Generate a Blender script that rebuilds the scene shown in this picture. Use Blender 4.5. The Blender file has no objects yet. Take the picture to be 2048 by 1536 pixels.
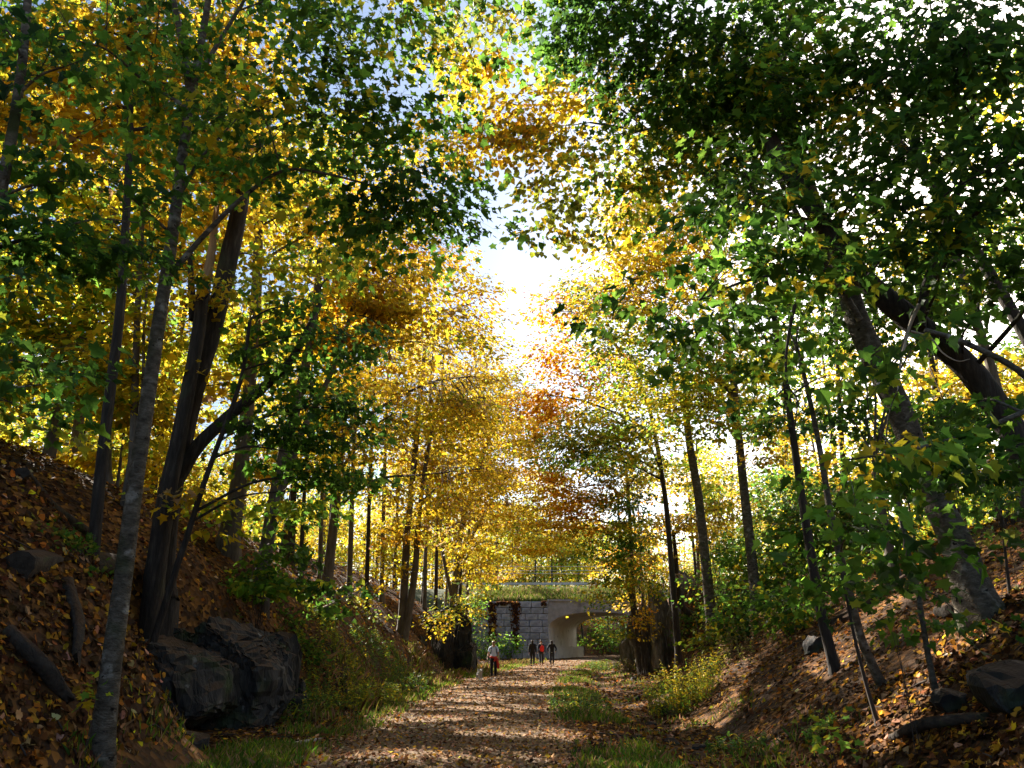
import bpy, bmesh, math, random
import numpy as np
from mathutils import Vector, Matrix, Euler

# ------------------------------------------------------------------ camera, world, sun
random.seed(11)
rng = np.random.default_rng(11)
sc = bpy.context.scene
COL = sc.collection

F = 1592.0                      # focal length in pixels of the 2048 px wide photograph
PITCH = math.radians(17.96)
EYE = 1.6
cam_d = bpy.data.cameras.new('camera')
cam_d.sensor_width = 36.0
cam_d.lens = 36.0 * F / 2048.0
cam_d.clip_start = 0.05
cam_d.clip_end = 2000.0
cam = bpy.data.objects.new('camera', cam_d)
cam.location = (0, 0, EYE)
cam.rotation_euler = (math.pi / 2 + PITCH, 0, 0)
COL.objects.link(cam)
sc.camera = cam

SUN_EL = math.radians(31)
SUN_AZ = math.radians(38)       # counter-clockwise from +Y: the sun stands to the left, a little ahead
to_sun = Vector((-math.sin(SUN_AZ) * math.cos(SUN_EL), math.cos(SUN_AZ) * math.cos(SUN_EL), math.sin(SUN_EL)))
world = bpy.data.worlds.new('World')
sc.world = world
world.use_nodes = True
wn = world.node_tree
bg = wn.nodes['Background']
sky = wn.nodes.new('ShaderNodeTexSky')
sky.sky_type = 'NISHITA'
sky.sun_disc = False
sky.sun_elevation = SUN_EL
sky.sun_rotation = SUN_AZ
sky.air_density = 1.0
sky.dust_density = 1.6
sky.ozone_density = 1.0
wn.links.new(sky.outputs[0], bg.inputs[0])
bg.inputs[1].default_value = 0.056
sl = bpy.data.lights.new('sun', 'SUN')
sl.energy = 5.0
sl.angle = math.radians(0.5)
sl.color = (1.0, 0.92, 0.80)
so = bpy.data.objects.new('sun', sl)
so.rotation_euler = to_sun.to_track_quat('Z', 'Y').to_euler()
so.location = (-60, 20, 60)
COL.objects.link(so)
sc.view_settings.view_transform = 'Standard'
sc.view_settings.look = 'None'
sc.view_settings.exposure = 2.2
sc.view_settings.gamma = 1.0
sc.view_settings.use_curve_mapping = False
cy = sc.cycles
cy.max_bounces = 6
cy.diffuse_bounces = 3
cy.glossy_bounces = 2
cy.transmission_bounces = 4
cy.transparent_max_bounces = 6
cy.caustics_reflective = False
cy.caustics_refractive = False
cy.use_denoising = True
cy.sample_clamp_indirect = 6.0

CT, ST = math.cos(PITCH), math.sin(PITCH)


def at(px, py, Y):
    """Pixel of the photograph -> the point of the place at distance Y along the trail."""
    cx, cz = (px - 1024) / F, (768 - py) / F
    fy, fz = CT - cz * ST, ST + cz * CT
    t = Y / fy
    return np.array([cx * t, Y, EYE + fz * t])


def pix(p):
    p = np.atleast_2d(p)
    dx, dy, dz = p[:, 0], p[:, 1], p[:, 2] - EYE
    d = dy * CT + dz * ST
    u = -dy * ST + dz * CT
    d = np.where(d < 1e-3, 1e-3, d)
    return 1024 + F * dx / d, 768 - F * u / d, d


# ------------------------------------------------------------------ materials
def new_mat(name):
    m = bpy.data.materials.new(name)
    m.use_nodes = True
    nt = m.node_tree
    for n in list(nt.nodes):
        nt.nodes.remove(n)
    out = nt.nodes.new('ShaderNodeOutputMaterial')
    return m, nt, out


def N(nt, typ, **kw):
    n = nt.nodes.new(typ)
    for k, v in kw.items():
        setattr(n, k, v)
    return n


def ramp(nt, stops, interp='LINEAR'):
    r = N(nt, 'ShaderNodeValToRGB')
    r.color_ramp.interpolation = interp
    e = r.color_ramp.elements
    while len(e) > 1:
        e.remove(e[-1])
    e[0].position, e[0].color = stops[0][0], (*stops[0][1], 1)
    for p, c in stops[1:]:
        x = e.new(p)
        x.color = (*c, 1)
    return r


def leaf_material(name, trans=0.5, gamma=0.75, rough=0.5, spec=0.2, attr='leafcol'):
    m, nt, out = new_mat(name)
    a = N(nt, 'ShaderNodeAttribute', attribute_name=attr)
    p = N(nt, 'ShaderNodeBsdfPrincipled')
    p.inputs['Roughness'].default_value = rough
    p.inputs['Specular IOR Level'].default_value = spec
    t = N(nt, 'ShaderNodeBsdfTranslucent')
    g = N(nt, 'ShaderNodeGamma')
    g.inputs[1].default_value = gamma
    mx = N(nt, 'ShaderNodeMixShader')
    mx.inputs[0].default_value = trans
    L = nt.links.new
    L(a.outputs['Color'], p.inputs['Base Color'])
    L(a.outputs['Color'], g.inputs[0])
    L(g.outputs[0], t.inputs[0])
    L(p.outputs[0], mx.inputs[1])
    L(t.outputs[0], mx.inputs[2])
    L(mx.outputs[0], out.inputs[0])
    return m


def noise_mat(name, stops, scale=5.0, detail=6, rough=0.85, bump=0.3, bscale=30.0, stretch=(1, 1, 1), extra=None, spec=0.3):
    """Colour from stretched noise through a ramp, fine relief by bump, optional patches (colour, scale, lo, hi)."""
    m, nt, out = new_mat(name)
    L = nt.links.new
    tc = N(nt, 'ShaderNodeTexCoord')
    mp = N(nt, 'ShaderNodeMapping')
    mp.inputs['Scale'].default_value = stretch
    L(tc.outputs['Object'], mp.inputs[0])
    n1 = N(nt, 'ShaderNodeTexNoise')
    n1.inputs['Scale'].default_value = scale
    n1.inputs['Detail'].default_value = detail
    n1.inputs['Roughness'].default_value = 0.65
    L(mp.outputs[0], n1.inputs['Vector'])
    r = ramp(nt, stops)
    L(n1.outputs['Fac'], r.inputs[0])
    col = r.outputs[0]
    for (c, s, lo, hi) in extra or ():
        n3 = N(nt, 'ShaderNodeTexNoise')
        n3.inputs['Scale'].default_value = s
        n3.inputs['Detail'].default_value = 4
        L(tc.outputs['Object'], n3.inputs['Vector'])
        mr = N(nt, 'ShaderNodeMapRange')
        mr.inputs[1].default_value = lo
        mr.inputs[2].default_value = hi
        L(n3.outputs['Fac'], mr.inputs[0])
        mx = N(nt, 'ShaderNodeMixRGB')
        mx.inputs[2].default_value = (*c, 1)
        L(mr.outputs[0], mx.inputs[0])
        L(col, mx.inputs[1])
        col = mx.outputs[0]
    p = N(nt, 'ShaderNodeBsdfPrincipled')
    p.inputs['Roughness'].default_value = rough
    p.inputs['Specular IOR Level'].default_value = spec
    L(col, p.inputs['Base Color'])
    n2 = N(nt, 'ShaderNodeTexNoise')
    n2.inputs['Scale'].default_value = bscale
    n2.inputs['Detail'].default_value = 5
    L(mp.outputs[0], n2.inputs['Vector'])
    b = N(nt, 'ShaderNodeBump')
    b.inputs['Strength'].default_value = bump
    b.inputs['Distance'].default_value = 0.03
    L(n2.outputs['Fac'], b.inputs['Height'])
    L(b.outputs[0], p.inputs['Normal'])
    L(p.outputs[0], out.inputs[0])
    return m


def plain(name, col, rough=0.7, metal=0.0, var=0.25, scale=40):
    c = np.array(col)
    m = noise_mat(name, [(0.3, tuple(c * (1 - var))), (0.7, tuple(np.minimum(c * (1 + var), 0.95)))], scale=scale, rough=rough, bump=0.12, bscale=scale * 3)
    m.node_tree.nodes['Principled BSDF'].inputs['Metallic'].default_value = metal
    return m


M_LEAF = leaf_material('maple_leaf', trans=0.62, gamma=0.82)
M_GRASS = leaf_material('grass_blade', trans=0.4, gamma=0.85, rough=0.5, spec=0.25)
M_LITTER = leaf_material('fallen_leaf', trans=0.2, gamma=0.9, rough=0.8, spec=0.06)
M_GREYBARK = noise_mat('smooth_grey_bark', [(0.28, (0.028, 0.023, 0.017)), (0.5, (0.088, 0.074, 0.055)), (0.72, (0.19, 0.165, 0.13))],
                       scale=9, detail=10, rough=0.9, bump=0.9, bscale=34, stretch=(.8, .8, 1.6),
                       extra=[((0.045, 0.055, 0.022), 1.7, .54, .70), ((.26, .24, .20), 5.5, .58, .70), ((.015, .013, .010), 11.0, .64, .70)], spec=.1)
M_BARK = noise_mat('furrowed_dark_bark', [(0.3, (0.013, 0.010, 0.008)), (0.55, (0.036, 0.028, 0.022)), (0.75, (0.08, 0.066, 0.053))],
                   scale=14, detail=9, rough=0.92, bump=1.0, bscale=26, stretch=(1, 1, .16),
                   extra=[((0.05, 0.06, 0.03), 1.2, .6, .8)])
M_PALEBARK = noise_mat('pale_brown_bark', [(0.3, (0.045, 0.034, 0.026)), (0.6, (0.12, 0.10, 0.08)), (0.8, (0.22, 0.19, 0.155))],
                       scale=7, rough=0.9, bump=0.8, bscale=18, stretch=(1, 1, .25))
M_SNAG = noise_mat('bare_weathered_wood', [(0.3, (0.16, 0.10, 0.06)), (0.6, (0.36, 0.25, 0.15)), (0.8, (0.5, 0.38, 0.26))],
                   scale=7, rough=0.85, bump=0.7, bscale=20, stretch=(1, 1, .12))
M_TWIG = plain('twig_bark', (0.05, 0.038, 0.03), 0.9)
M_DEAD = plain('dead_pale_wood', (0.30, 0.25, 0.20), 0.85)
M_LOG = noise_mat('rotting_log_bark', [(0.3, (0.015, 0.012, 0.009)), (0.6, (0.05, 0.038, 0.028)), (0.8, (0.10, 0.08, 0.06))], scale=6, rough=0.95, bump=0.8,
                  bscale=18, extra=[((0.05, 0.075, 0.02), 2.0, .6, .75)])
M_ROCK = noise_mat('dark_slate_rock', [(0.25, (0.005, 0.005, 0.005)), (0.5, (0.015, 0.0145, 0.014)), (0.72, (0.05, 0.048, 0.046))],
                   scale=2.4, detail=9, rough=0.8, bump=0.9, bscale=8, stretch=(1.6, 1.6, .5),
                   extra=[((0.03, 0.045, 0.015), 1.1, .56, .7), ((.15, .15, .145), 3.7, .66, .76)])
M_PALEROCK = noise_mat('lichened_cliff_rock', [(0.25, (0.025, 0.022, 0.019)), (0.5, (0.13, 0.115, 0.095)), (0.75, (0.38, 0.36, 0.32))],
                       scale=2.2, detail=9, rough=0.85, bump=1.0, bscale=7, stretch=(1.7, 1.7, .5),
                       extra=[((0.09, 0.055, 0.02), 0.9, .55, .7), ((.05, .06, .02), 1.3, .58, .72)])


def rockify(m, moss, crack=2.2, top=(0.05, 0.026, 0.012)):
    nt = m.node_tree
    L = nt.links.new
    p = nt.nodes['Principled BSDF']
    src = p.inputs['Base Color'].links[0].from_socket
    tc = N(nt, 'ShaderNodeTexCoord')
    mp = N(nt, 'ShaderNodeMapping')
    mp.inputs['Scale'].default_value = (1.7, 1.7, .35)
    mp.inputs['Rotation'].default_value = (.3, .2, 0)
    L(tc.outputs['Object'], mp.inputs[0])
    nz = N(nt, 'ShaderNodeTexNoise')
    nz.inputs['Scale'].default_value = 2.5
    nz.inputs['Detail'].default_value = 6
    L(mp.outputs[0], nz.inputs['Vector'])
    dv = N(nt, 'ShaderNodeMixRGB')
    dv.inputs[0].default_value = .5
    L(mp.outputs[0], dv.inputs[1])
    L(nz.outputs['Color'], dv.inputs[2])
    v = N(nt, 'ShaderNodeTexVoronoi')
    v.feature = 'DISTANCE_TO_EDGE'
    v.inputs['Scale'].default_value = crack
    L(dv.outputs[0], v.inputs['Vector'])
    cr = N(nt, 'ShaderNodeMapRange')
    cr.inputs[1].default_value = 0.0
    cr.inputs[2].default_value = 0.06
    L(v.outputs['Distance'], cr.inputs[0])
    b = N(nt, 'ShaderNodeBump')
    b.inputs['Strength'].default_value = 0.45
    b.inputs['Distance'].default_value = 0.05
    L(cr.outputs[0], b.inputs['Height'])
    old = p.inputs['Normal'].links[0].from_node
    L(b.outputs[0], old.inputs['Normal'])
    ge = N(nt, 'ShaderNodeNewGeometry')
    sx = N(nt, 'ShaderNodeSeparateXYZ')
    L(ge.outputs['Normal'], sx.inputs[0])
    ad = N(nt, 'ShaderNodeMath', operation='MULTIPLY_ADD')
    ad.inputs[1].default_value = .9
    L(nz.outputs['Fac'], ad.inputs[0])
    L(sx.outputs['Z'], ad.inputs[2])
    mr = N(nt, 'ShaderNodeMapRange')
    mr.inputs[1].default_value = 0.95
    mr.inputs[2].default_value = 1.2
    L(ad.outputs[0], mr.inputs[0])
    mx = N(nt, 'ShaderNodeMixRGB')
    mx.inputs[2].default_value = (*top, 1)
    L(mr.outputs[0], mx.inputs[0])
    L(src, mx.inputs[1])
    L(mx.outputs[0], p.inputs['Base Color'])


rockify(M_ROCK, None)
rockify(M_PALEROCK, None, 1.8)
rockify(M_LOG, None, 1.0)
M_BLOCK = [noise_mat('split_face_concrete_%s' % w, [(0.3, tuple(np.array(c) * .7)), (0.7, c)], scale=6, rough=0.9, bump=0.6, bscale=25,
                     extra=[((.09, .09, .095), .9, .52, .8), ((.12, .115, .10), 4.0, .6, .75)])
           for w, c in (('grey', (.34, .36, .41)), ('cool', (.39, .41, .46)), ('dim', (.30, .32, .365)))]
M_CONC = noise_mat('cast_concrete', [(0.3, (0.56, 0.56, 0.53)), (0.7, (0.72, 0.72, 0.69))], scale=1.5, rough=0.85, bump=0.15, bscale=40,
                   extra=[((.36, .35, .32), .6, .58, .78), ((.28, .27, .24), 2.4, .64, .76)])
M_CONCD = noise_mat('weathered_concrete', [(0.3, (0.20, 0.19, 0.18)), (0.7, (0.32, 0.31, 0.30))], scale=2.2, rough=0.9, bump=0.3, bscale=30,
                    extra=[((.10, .09, .08), .8, .55, .75)])
M_STEEL = plain('galvanised_steel', (0.50, 0.54, 0.60), 0.45, 0.6, .12)
M_WOODPOST = plain('weathered_post', (0.16, 0.13, 0.10), 0.9)
M_WHITE = plain('white_paint', (0.75, 0.75, 0.73), 0.6, 0, .06)
M_ASPH = plain('asphalt', (0.05, 0.05, 0.052), 0.9)


def ground_material(name, dark, mid, hi, cell=9.0, gravel=None):
    m, nt, out = new_mat(name)
    L = nt.links.new
    tc = N(nt, 'ShaderNodeTexCoord')
    v = N(nt, 'ShaderNodeTexVoronoi')
    v.inputs['Scale'].default_value = cell
    L(tc.outputs['Object'], v.inputs['Vector'])
    sep = N(nt, 'ShaderNodeSeparateColor')
    L(v.outputs['Color'], sep.inputs[0])
    r = ramp(nt, [(0.0, dark), (0.45, mid), (0.8, tuple((np.array(mid) + np.array(hi)) / 2)), (1.0, hi)])
    L(sep.outputs[0], r.inputs[0])
    n = N(nt, 'ShaderNodeTexNoise')
    n.inputs['Scale'].default_value = 0.8
    n.inputs['Detail'].default_value = 7
    L(tc.outputs['Object'], n.inputs['Vector'])
    mr = N(nt, 'ShaderNodeMapRange')
    mr.inputs[1].default_value = 0.42
    mr.inputs[2].default_value = 0.62
    L(n.outputs['Fac'], mr.inputs[0])
    mx = N(nt, 'ShaderNodeMixRGB')
    mx.inputs[2].default_value = (*(gravel or (0.036, 0.017, 0.006)), 1)
    L(mr.outputs[0], mx.inputs[0])
    L(r.outputs[0], mx.inputs[1])
    p = N(nt, 'ShaderNodeBsdfPrincipled')
    p.inputs['Roughness'].default_value = 0.9
    p.inputs['Specular IOR Level'].default_value = 0.2
    L(mx.outputs[0], p.inputs['Base Color'])
    b = N(nt, 'ShaderNodeBump')
    b.inputs['Strength'].default_value = 0.8
    b.inputs['Distance'].default_value = 0.04
    L(v.outputs['Distance'], b.inputs['Height'])
    L(b.outputs[0], p.inputs['Normal'])
    L(p.outputs[0], out.inputs[0])
    return m


M_GROUND = ground_material('leaf_strewn_soil', (0.018, 0.008, 0.003), (0.085, 0.034, 0.007), (0.26, 0.11, 0.018))
M_PATH = ground_material('leaf_strewn_gravel', (0.07, 0.045, 0.03), (0.18, 0.10, 0.045), (0.34, 0.19, 0.07), cell=14, gravel=(0.13, 0.088, 0.055))
M_EMB = ground_material('rough_turf', (0.03, 0.04, 0.015), (0.07, 0.08, 0.03), (0.16, 0.14, 0.06), cell=6, gravel=(0.05, 0.06, 0.025))


# ------------------------------------------------------------------ mesh helpers
class Geo:
    def __init__(self):
        self.v, self.f, self.c, self.n = [], [], [], 0

    def add(self, verts, faces, cols=None):
        """verts (n,3); faces (m,k) int; cols (m,3) per face"""
        verts = np.asarray(verts, float).reshape(-1, 3)
        faces = np.asarray(faces, int)
        self.v.append(verts)
        self.f.append(faces + self.n)
        self.c.append(None if cols is None else np.asarray(cols, float))
        self.n += len(verts)

    def mesh(self, name, origin=(0, 0, 0), smooth=True):
        me = bpy.data.meshes.new(name)
        if not self.v:
            return me
        v = np.concatenate(self.v) - np.asarray(origin)
        me.vertices.add(len(v))
        me.vertices.foreach_set('co', v.astype(np.float32).ravel())
        li = np.concatenate([f.ravel() for f in self.f])
        ks = np.concatenate([np.full(len(f), f.shape[1]) for f in self.f])
        me.loops.add(len(li))
        me.loops.foreach_set('vertex_index', li.astype(np.int32))
        me.polygons.add(len(ks))
        st = np.concatenate([[0], np.cumsum(ks)[:-1]])
        me.polygons.foreach_set('loop_start', st.astype(np.int32))
        me.polygons.foreach_set('use_smooth', np.full(len(ks), smooth))
        if any(c is not None for c in self.c):
            cc = np.concatenate([c if c is not None else np.ones((len(f), 3)) * .1 for c, f in zip(self.c, self.f)])
            a = me.attributes.new('leafcol', 'FLOAT_COLOR', 'CORNER')
            full = np.ones((len(li), 4), np.float32)
            full[:, :3] = np.repeat(cc, ks, axis=0)
            a.data.foreach_set('color', full.ravel())
        me.update(calc_edges=True)
        return me


def link(name, me, mat=None, parent=None, loc=(0, 0, 0), kind=None):
    o = bpy.data.objects.new(name, me)
    if mat is not None and not me.materials:
        for mm in (mat if isinstance(mat, (list, tuple)) else [mat]):
            me.materials.append(mm)
    COL.objects.link(o)
    if parent is not None:
        o.parent = parent
    o.location = loc
    if kind:
        o['kind'] = kind
    return o


def tag(o, label, cat, group=None):
    o['label'] = label
    o['category'] = cat
    if group:
        o['group'] = group
    return o


def thing(name, loc, label, cat, group=None, rotz=0.0):
    o = bpy.data.objects.new(name, None)
    o.empty_display_size = 0.3
    COL.objects.link(o)
    o.location = tuple(float(c) for c in loc)
    o.rotation_euler = (0, 0, rotz)
    return tag(o, label, cat, group)


def catmull(P, sub=4):
    P = np.asarray(P, float)
    if len(P) < 3:
        t = np.linspace(0, 1, sub + 1)[:, None]
        return P[0] * (1 - t) + P[-1] * t
    Q = np.vstack([2 * P[0] - P[1], P, 2 * P[-1] - P[-2]])
    out = []
    for i in range(1, len(Q) - 2):
        p0, p1, p2, p3 = Q[i - 1], Q[i], Q[i + 1], Q[i + 2]
        for t in np.linspace(0, 1, sub, endpoint=False):
            out.append(.5 * ((2 * p1) + (-p0 + p2) * t + (2 * p0 - 5 * p1 + 4 * p2 - p3) * t * t + (-p0 + 3 * p1 - 3 * p2 + p3) * t ** 3))
    out.append(Q[-2])
    return np.array(out)


def tube(geo, P, R, sides=8, rough=0.0, cap=True, jag=0.0, lobes=0.0, lobe_len=.5):
    P = np.asarray(P, float)
    R = np.asarray(R, float)
    n = len(P)
    T = np.gradient(P, axis=0)
    T /= np.linalg.norm(T, axis=1)[:, None] + 1e-9
    ref = np.array([1., 0, 0]) if abs(T[0][0]) < .8 else np.array([0, 1., 0])
    u = np.cross(T, ref)
    u /= np.linalg.norm(u, axis=1)[:, None] + 1e-9
    w = np.cross(T, u)
    a = np.linspace(0, 2 * math.pi, sides, endpoint=False)
    rr = np.repeat(R[:, None], sides, 1)
    if rough:
        ph = rng.uniform(0, 6.28, 6)
        s = np.arange(n)[:, None]
        rr = rr * (1 + rough * (.5 * np.sin(2 * a + ph[0] + .23 * s) + .35 * np.sin(3 * a + ph[1] - .31 * s) + .3 * np.sin(5 * a + ph[2] + .6 * s))
                   + rough * rng.normal(0, .35, (n, sides)) * R[:, None] / np.maximum(R[:, None], 1e-6) * .5)
    if lobes:
        s_ = np.concatenate([[0], np.cumsum(np.linalg.norm(np.diff(P, axis=0), axis=1))])[:, None]
        p1, p2 = rng.uniform(0, 6.28, 2)
        rr = rr * (1 + lobes * np.exp(-s_ / lobe_len) * (np.maximum(np.sin(4 * a + p1), -.3) + .6 * np.sin(3 * a + p2)))
    V = P[:, None, :] + rr[..., None] * (np.cos(a)[None, :, None] * u[:, None, :] + np.sin(a)[None, :, None] * w[:, None, :])
    if jag:
        V[-1] += T[-1] * rng.uniform(-jag, jag, (sides, 1))
    i = np.arange(n - 1)[:, None] * sides
    j = np.arange(sides)[None, :]
    k = (j + 1) % sides
    q = np.stack([i + j, i + k, i + sides + k, i + sides + j], -1).reshape(-1, 4)
    geo.add(V.reshape(-1, 3), q)
    if cap:
        geo.add(V[-1], np.arange(sides)[None, :])
        geo.add(V[0], np.arange(sides)[None, ::-1])


def box(geo, c, s, rot=None, off=(0, 0, 0)):
    v = np.array([[x, y, z] for x in (-.5, .5) for y in (-.5, .5) for z in (-.5, .5)]) * np.asarray(s)
    if rot is not None:
        v = v @ np.array(rot).T
    v = v + np.asarray(c)
    geo.add(v, [[0, 1, 3, 2], [4, 6, 7, 5], [0, 4, 5, 1], [2, 3, 7, 6], [0, 2, 6, 4], [1, 5, 7, 3]])


# leaf outlines: base at origin, tip at +Y, unit length
def _sym(half):
    h = np.array(half)
    left = h[1:-1][::-1] * [-1, 1]
    return np.vstack([h, left])


LEAF_NEAR = _sym([(0, 0), (.20, -.10), (.50, .02), (.40, .20), (.66, .46), (.40, .50), (.26, .56), (.26, .78), (.10, .80), (0, 1.05)])
LEAF_MID = _sym([(0, 0), (.48, .0), (.34, .24), (.62, .54), (.22, .62), (0, 1.05)])
LEAF_FAR = _sym([(0, 0), (.50, .12), (.42, .62), (0, 1.0)])
LEAF_TINY = np.array([(0, 0), (.46, .48), (0, 1.0), (-.46, .48)])
LEAF_OVAL = _sym([(0, 0), (.20, .25), (.22, .55), (0, 1.0)])


def leaf_verts(tpl, fold=0.25, droop=0.25):
    fold, droop = fold * 1.3, droop * 1.5
    v = np.zeros((len(tpl), 3))
    v[:, :2] = tpl
    v[:, 2] = fold * np.abs(tpl[:, 0]) - droop * tpl[:, 1] ** 2
    return v


def unit(a):
    return a / (np.linalg.norm(a, axis=-1, keepdims=True) + 1e-9)


def leaf_frames(tip, nrm):
    y = unit(tip)
    x = unit(np.cross(y, nrm))
    z = np.cross(x, y)
    return np.stack([x, y, z], -1)        # columns


def put_leaves(geo, tpl, pos, tip, nrm, size, col, fold=0.25, droop=0.25):
    lv = leaf_verts(tpl, fold, droop)
    R = leaf_frames(tip, nrm)
    curl = rng.uniform(-.6, 2.4, len(pos))
    wide = rng.uniform(.75, 1.1, len(pos))
    LV = np.stack([lv[None, :, 0] * wide[:, None], np.repeat(lv[None, :, 1], len(pos), 0), lv[None, :, 2] * curl[:, None]], -1)
    V = pos[:, None, :] + np.einsum('nij,nkj->nki', R, LV) * size[:, None, None]
    k = len(tpl)
    f = np.arange(len(pos) * k).reshape(-1, k)
    geo.add(V.reshape(-1, 3), f, col)


C = {'G': (.034, .088, .008), 'G2': (.060, .145, .011), 'DG': (.020, .055, .014), 'LG': (.13, .27, .02), 'YG': (.27, .31, .014), 'Y': (.54, .38, .012),
     'GO': (.50, .30, .010), 'O': (.70, .27, .008), 'RO': (.46, .10, .012), 'BR': (.10, .043, .014), 'VR': (.085, .03, .016), 'DB': (.045, .022, .010), 'LO': (.30, .12, .015), 'LG2': (.42, .22, .02), 'PT': (.36, .205, .10), 'OL': (.16, .17, .02), 'TAN': (.34, .22, .10)}
PAL = {
    'green': [('G', .5), ('G2', .32), ('DG', .1), ('LG', .06), ('YG', .02)],
    'greeny': [('G2', .4), ('G', .2), ('LG', .18), ('YG', .15), ('Y', .07)],
    'bright': [('LG', .45), ('G2', .35), ('YG', .2)],
    'ygreen': [('LG', .2), ('YG', .45), ('Y', .35)],
    'olive': [('OL', .5), ('YG', .2), ('GO', .2), ('G2', .1)],
    'yellow': [('Y', .64), ('GO', .16), ('YG', .2)],
    'gold': [('GO', .48), ('Y', .36), ('O', .03), ('YG', .08), ('TAN', .05)],
    'amber': [('GO', .57), ('O', .21), ('Y', .17), ('BR', .05)],
    'orange': [('O', .72), ('GO', .28)],
    'mixed': [('G2', .3), ('YG', .25), ('Y', .3), ('GO', .15)],
    'litter': [('DB', .34), ('BR', .34), ('LO', .17), ('LG2', .09), ('PT', .05), ('Y', .01)],
    'pathlitter': [('BR', .24), ('DB', .08), ('PT', .5), ('LG2', .08), ('LO', .09), ('Y', .01)],
    'vine': [('VR', .5), ('DB', .3), ('LO', .2)],
    'grass': [('G2', .30), ('OL', .32), ('YG', .1), ('PT', .18), ('LG', .1)],
    'straw': [('PT', .42), ('OL', .36), ('YG', .12), ('BR', .1)],
    'bank': [('G2', .5), ('G', .25), ('OL', .25)],
}


def pick_cols(pal, n):
    names = [k for k, _ in PAL[pal]]
    w = np.array([x for _, x in PAL[pal]])
    idx = rng.choice(len(names), n, p=w / w.sum())
    return np.array([C[k] for k in names])[idx]


def jitter(c, s=.22):
    k = np.exp(rng.normal(0, s, (len(c), 1)))
    h = np.exp(rng.normal(0, s * .35, c.shape))
    return np.clip(c * k * h, .002, .85)


# ------------------------------------------------------------------ terrain
_PY = np.array([-400, 0, 12, 27, 40, 52, 64, 75, 85, 95, 110, 130, 160, 700.])
_PX = np.array([-1.5, -1.3, -1.0, -.7, .3, 1.7, 3.5, 5.7, 8.0, 11.4, 18, 29, 47, 300.])
_fy = np.linspace(-400, 700, 2201)
_fx = np.interp(_fy, _PY, _PX)
_k = np.hanning(25)
_fx = np.convolve(np.pad(_fx, 12, 'edge'), _k / _k.sum(), 'valid')


def pc(y):
    return np.interp(y, _fy, _fx)


def vnoise(x, y, s, seed=0):
    r = np.random.default_rng(100 + seed)
    o = 0
    for i in range(6):
        a = r.uniform(0, 6.28)
        k = s * r.uniform(.7, 1.9)
        o = o + np.sin((x * math.cos(a) + y * math.sin(a)) * k + r.uniform(0, 6.28))
    return o / 6


def smooth01(t):
    t = np.clip(t, 0, 1)
    return t * t * (3 - 2 * t)


def H(x, y):
    x = np.asarray(x, float)
    y = np.asarray(y, float)
    u = x - pc(y)
    tl = np.interp(y, [0, 11.8, 13.8, 15, 18.2, 20.5, 23, 40, 42, 47, 51, 60, 72, 92, 110, 140], [3.1, 3.2, 5.3, 5.6, 4.5, 4.3, 3.3, 3.3, 4.6, 4.2, 4.2, 5.0, 12.0, 12.0, 6, 4])      # toe of the left bank
    tr = np.interp(y, [0, 28, 36, 46, 50, 60, 80, 100, 120], [5.0, 5.0, 7.0, 7.0, 6.0, 5.5, 6.0, 6.0, 5])
    dl = -u - tl
    dr = u - tr
    kl = np.interp(y, [8, 12, 24, 34], [.21, .27, .25, .19])
    zl = np.where(dl > 0, 6.9 * (1 - np.exp(-np.maximum(dl, 0) * kl)) + .035 * np.maximum(dl, 0), 0)
    zr = np.where(dr > 0, 6.6 * (1 - np.exp(-np.maximum(dr, 0) * .115)) + .03 * np.maximum(dr, 0), 0)
    bl = np.interp(y, [13.2, 14.4, 18.6, 20.2, 40.5, 43, 49, 51], [0, 1.0, 1.0, 0, 0, 1.6, 1.6, 0])
    br = np.interp(y, [39, 43, 49, 53], [0, 3.0, 3.0, 0])
    zl = zl * (1 - .0 * bl) + bl * smooth01(dl / .9) * np.exp(-np.maximum(dl - 1, 0) * .25)
    zr = zr + br * smooth01((dr - .4) / 1.2) * np.exp(-np.maximum(dr - 2, 0) * .2)
    z = np.minimum(zl, 9) + np.minimum(zr, 9)
    bank = np.clip(np.maximum(dl, dr) / 2, 0, 1)
    z = z + bank * (.28 * vnoise(x, y, .55, 1) + .12 * vnoise(x, y, 1.7, 2)) + .035 * vnoise(x, y, 2.3, 3)
    ditch = np.exp(-((u - 3.9) / .7) ** 2) * (np.clip((y - 3) / 5, 0, 1))
    z = z - .16 * ditch
    on = np.clip((2.4 - np.abs(u)) / .6, 0, 1)
    z = z * (1 - on) + on * (-.05)
    return z


def path_z(x, y):
    u = x - pc(y)
    return .03 - .012 * u * u * .5


def hit(px, py, y0=4.0, y1=140.0):
    """where the ray through a pixel meets the ground"""
    ys = np.concatenate([np.arange(y0, 30, .05), np.arange(30, y1, .2)])
    P = np.stack([at(px, py, y) for y in ys])
    below = np.nonzero(P[:, 2] < H(P[:, 0], P[:, 1]))[0]
    i = below[0] if len(below) else len(ys) - 1
    return P[i]


def axis(segs):
    out = [segs[0][0]]
    for a, b, d in segs:
        n = max(1, int(round((b - a) / d)))
        out += list(np.linspace(a, b, n + 1)[1:])
    return np.array(out)


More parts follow.
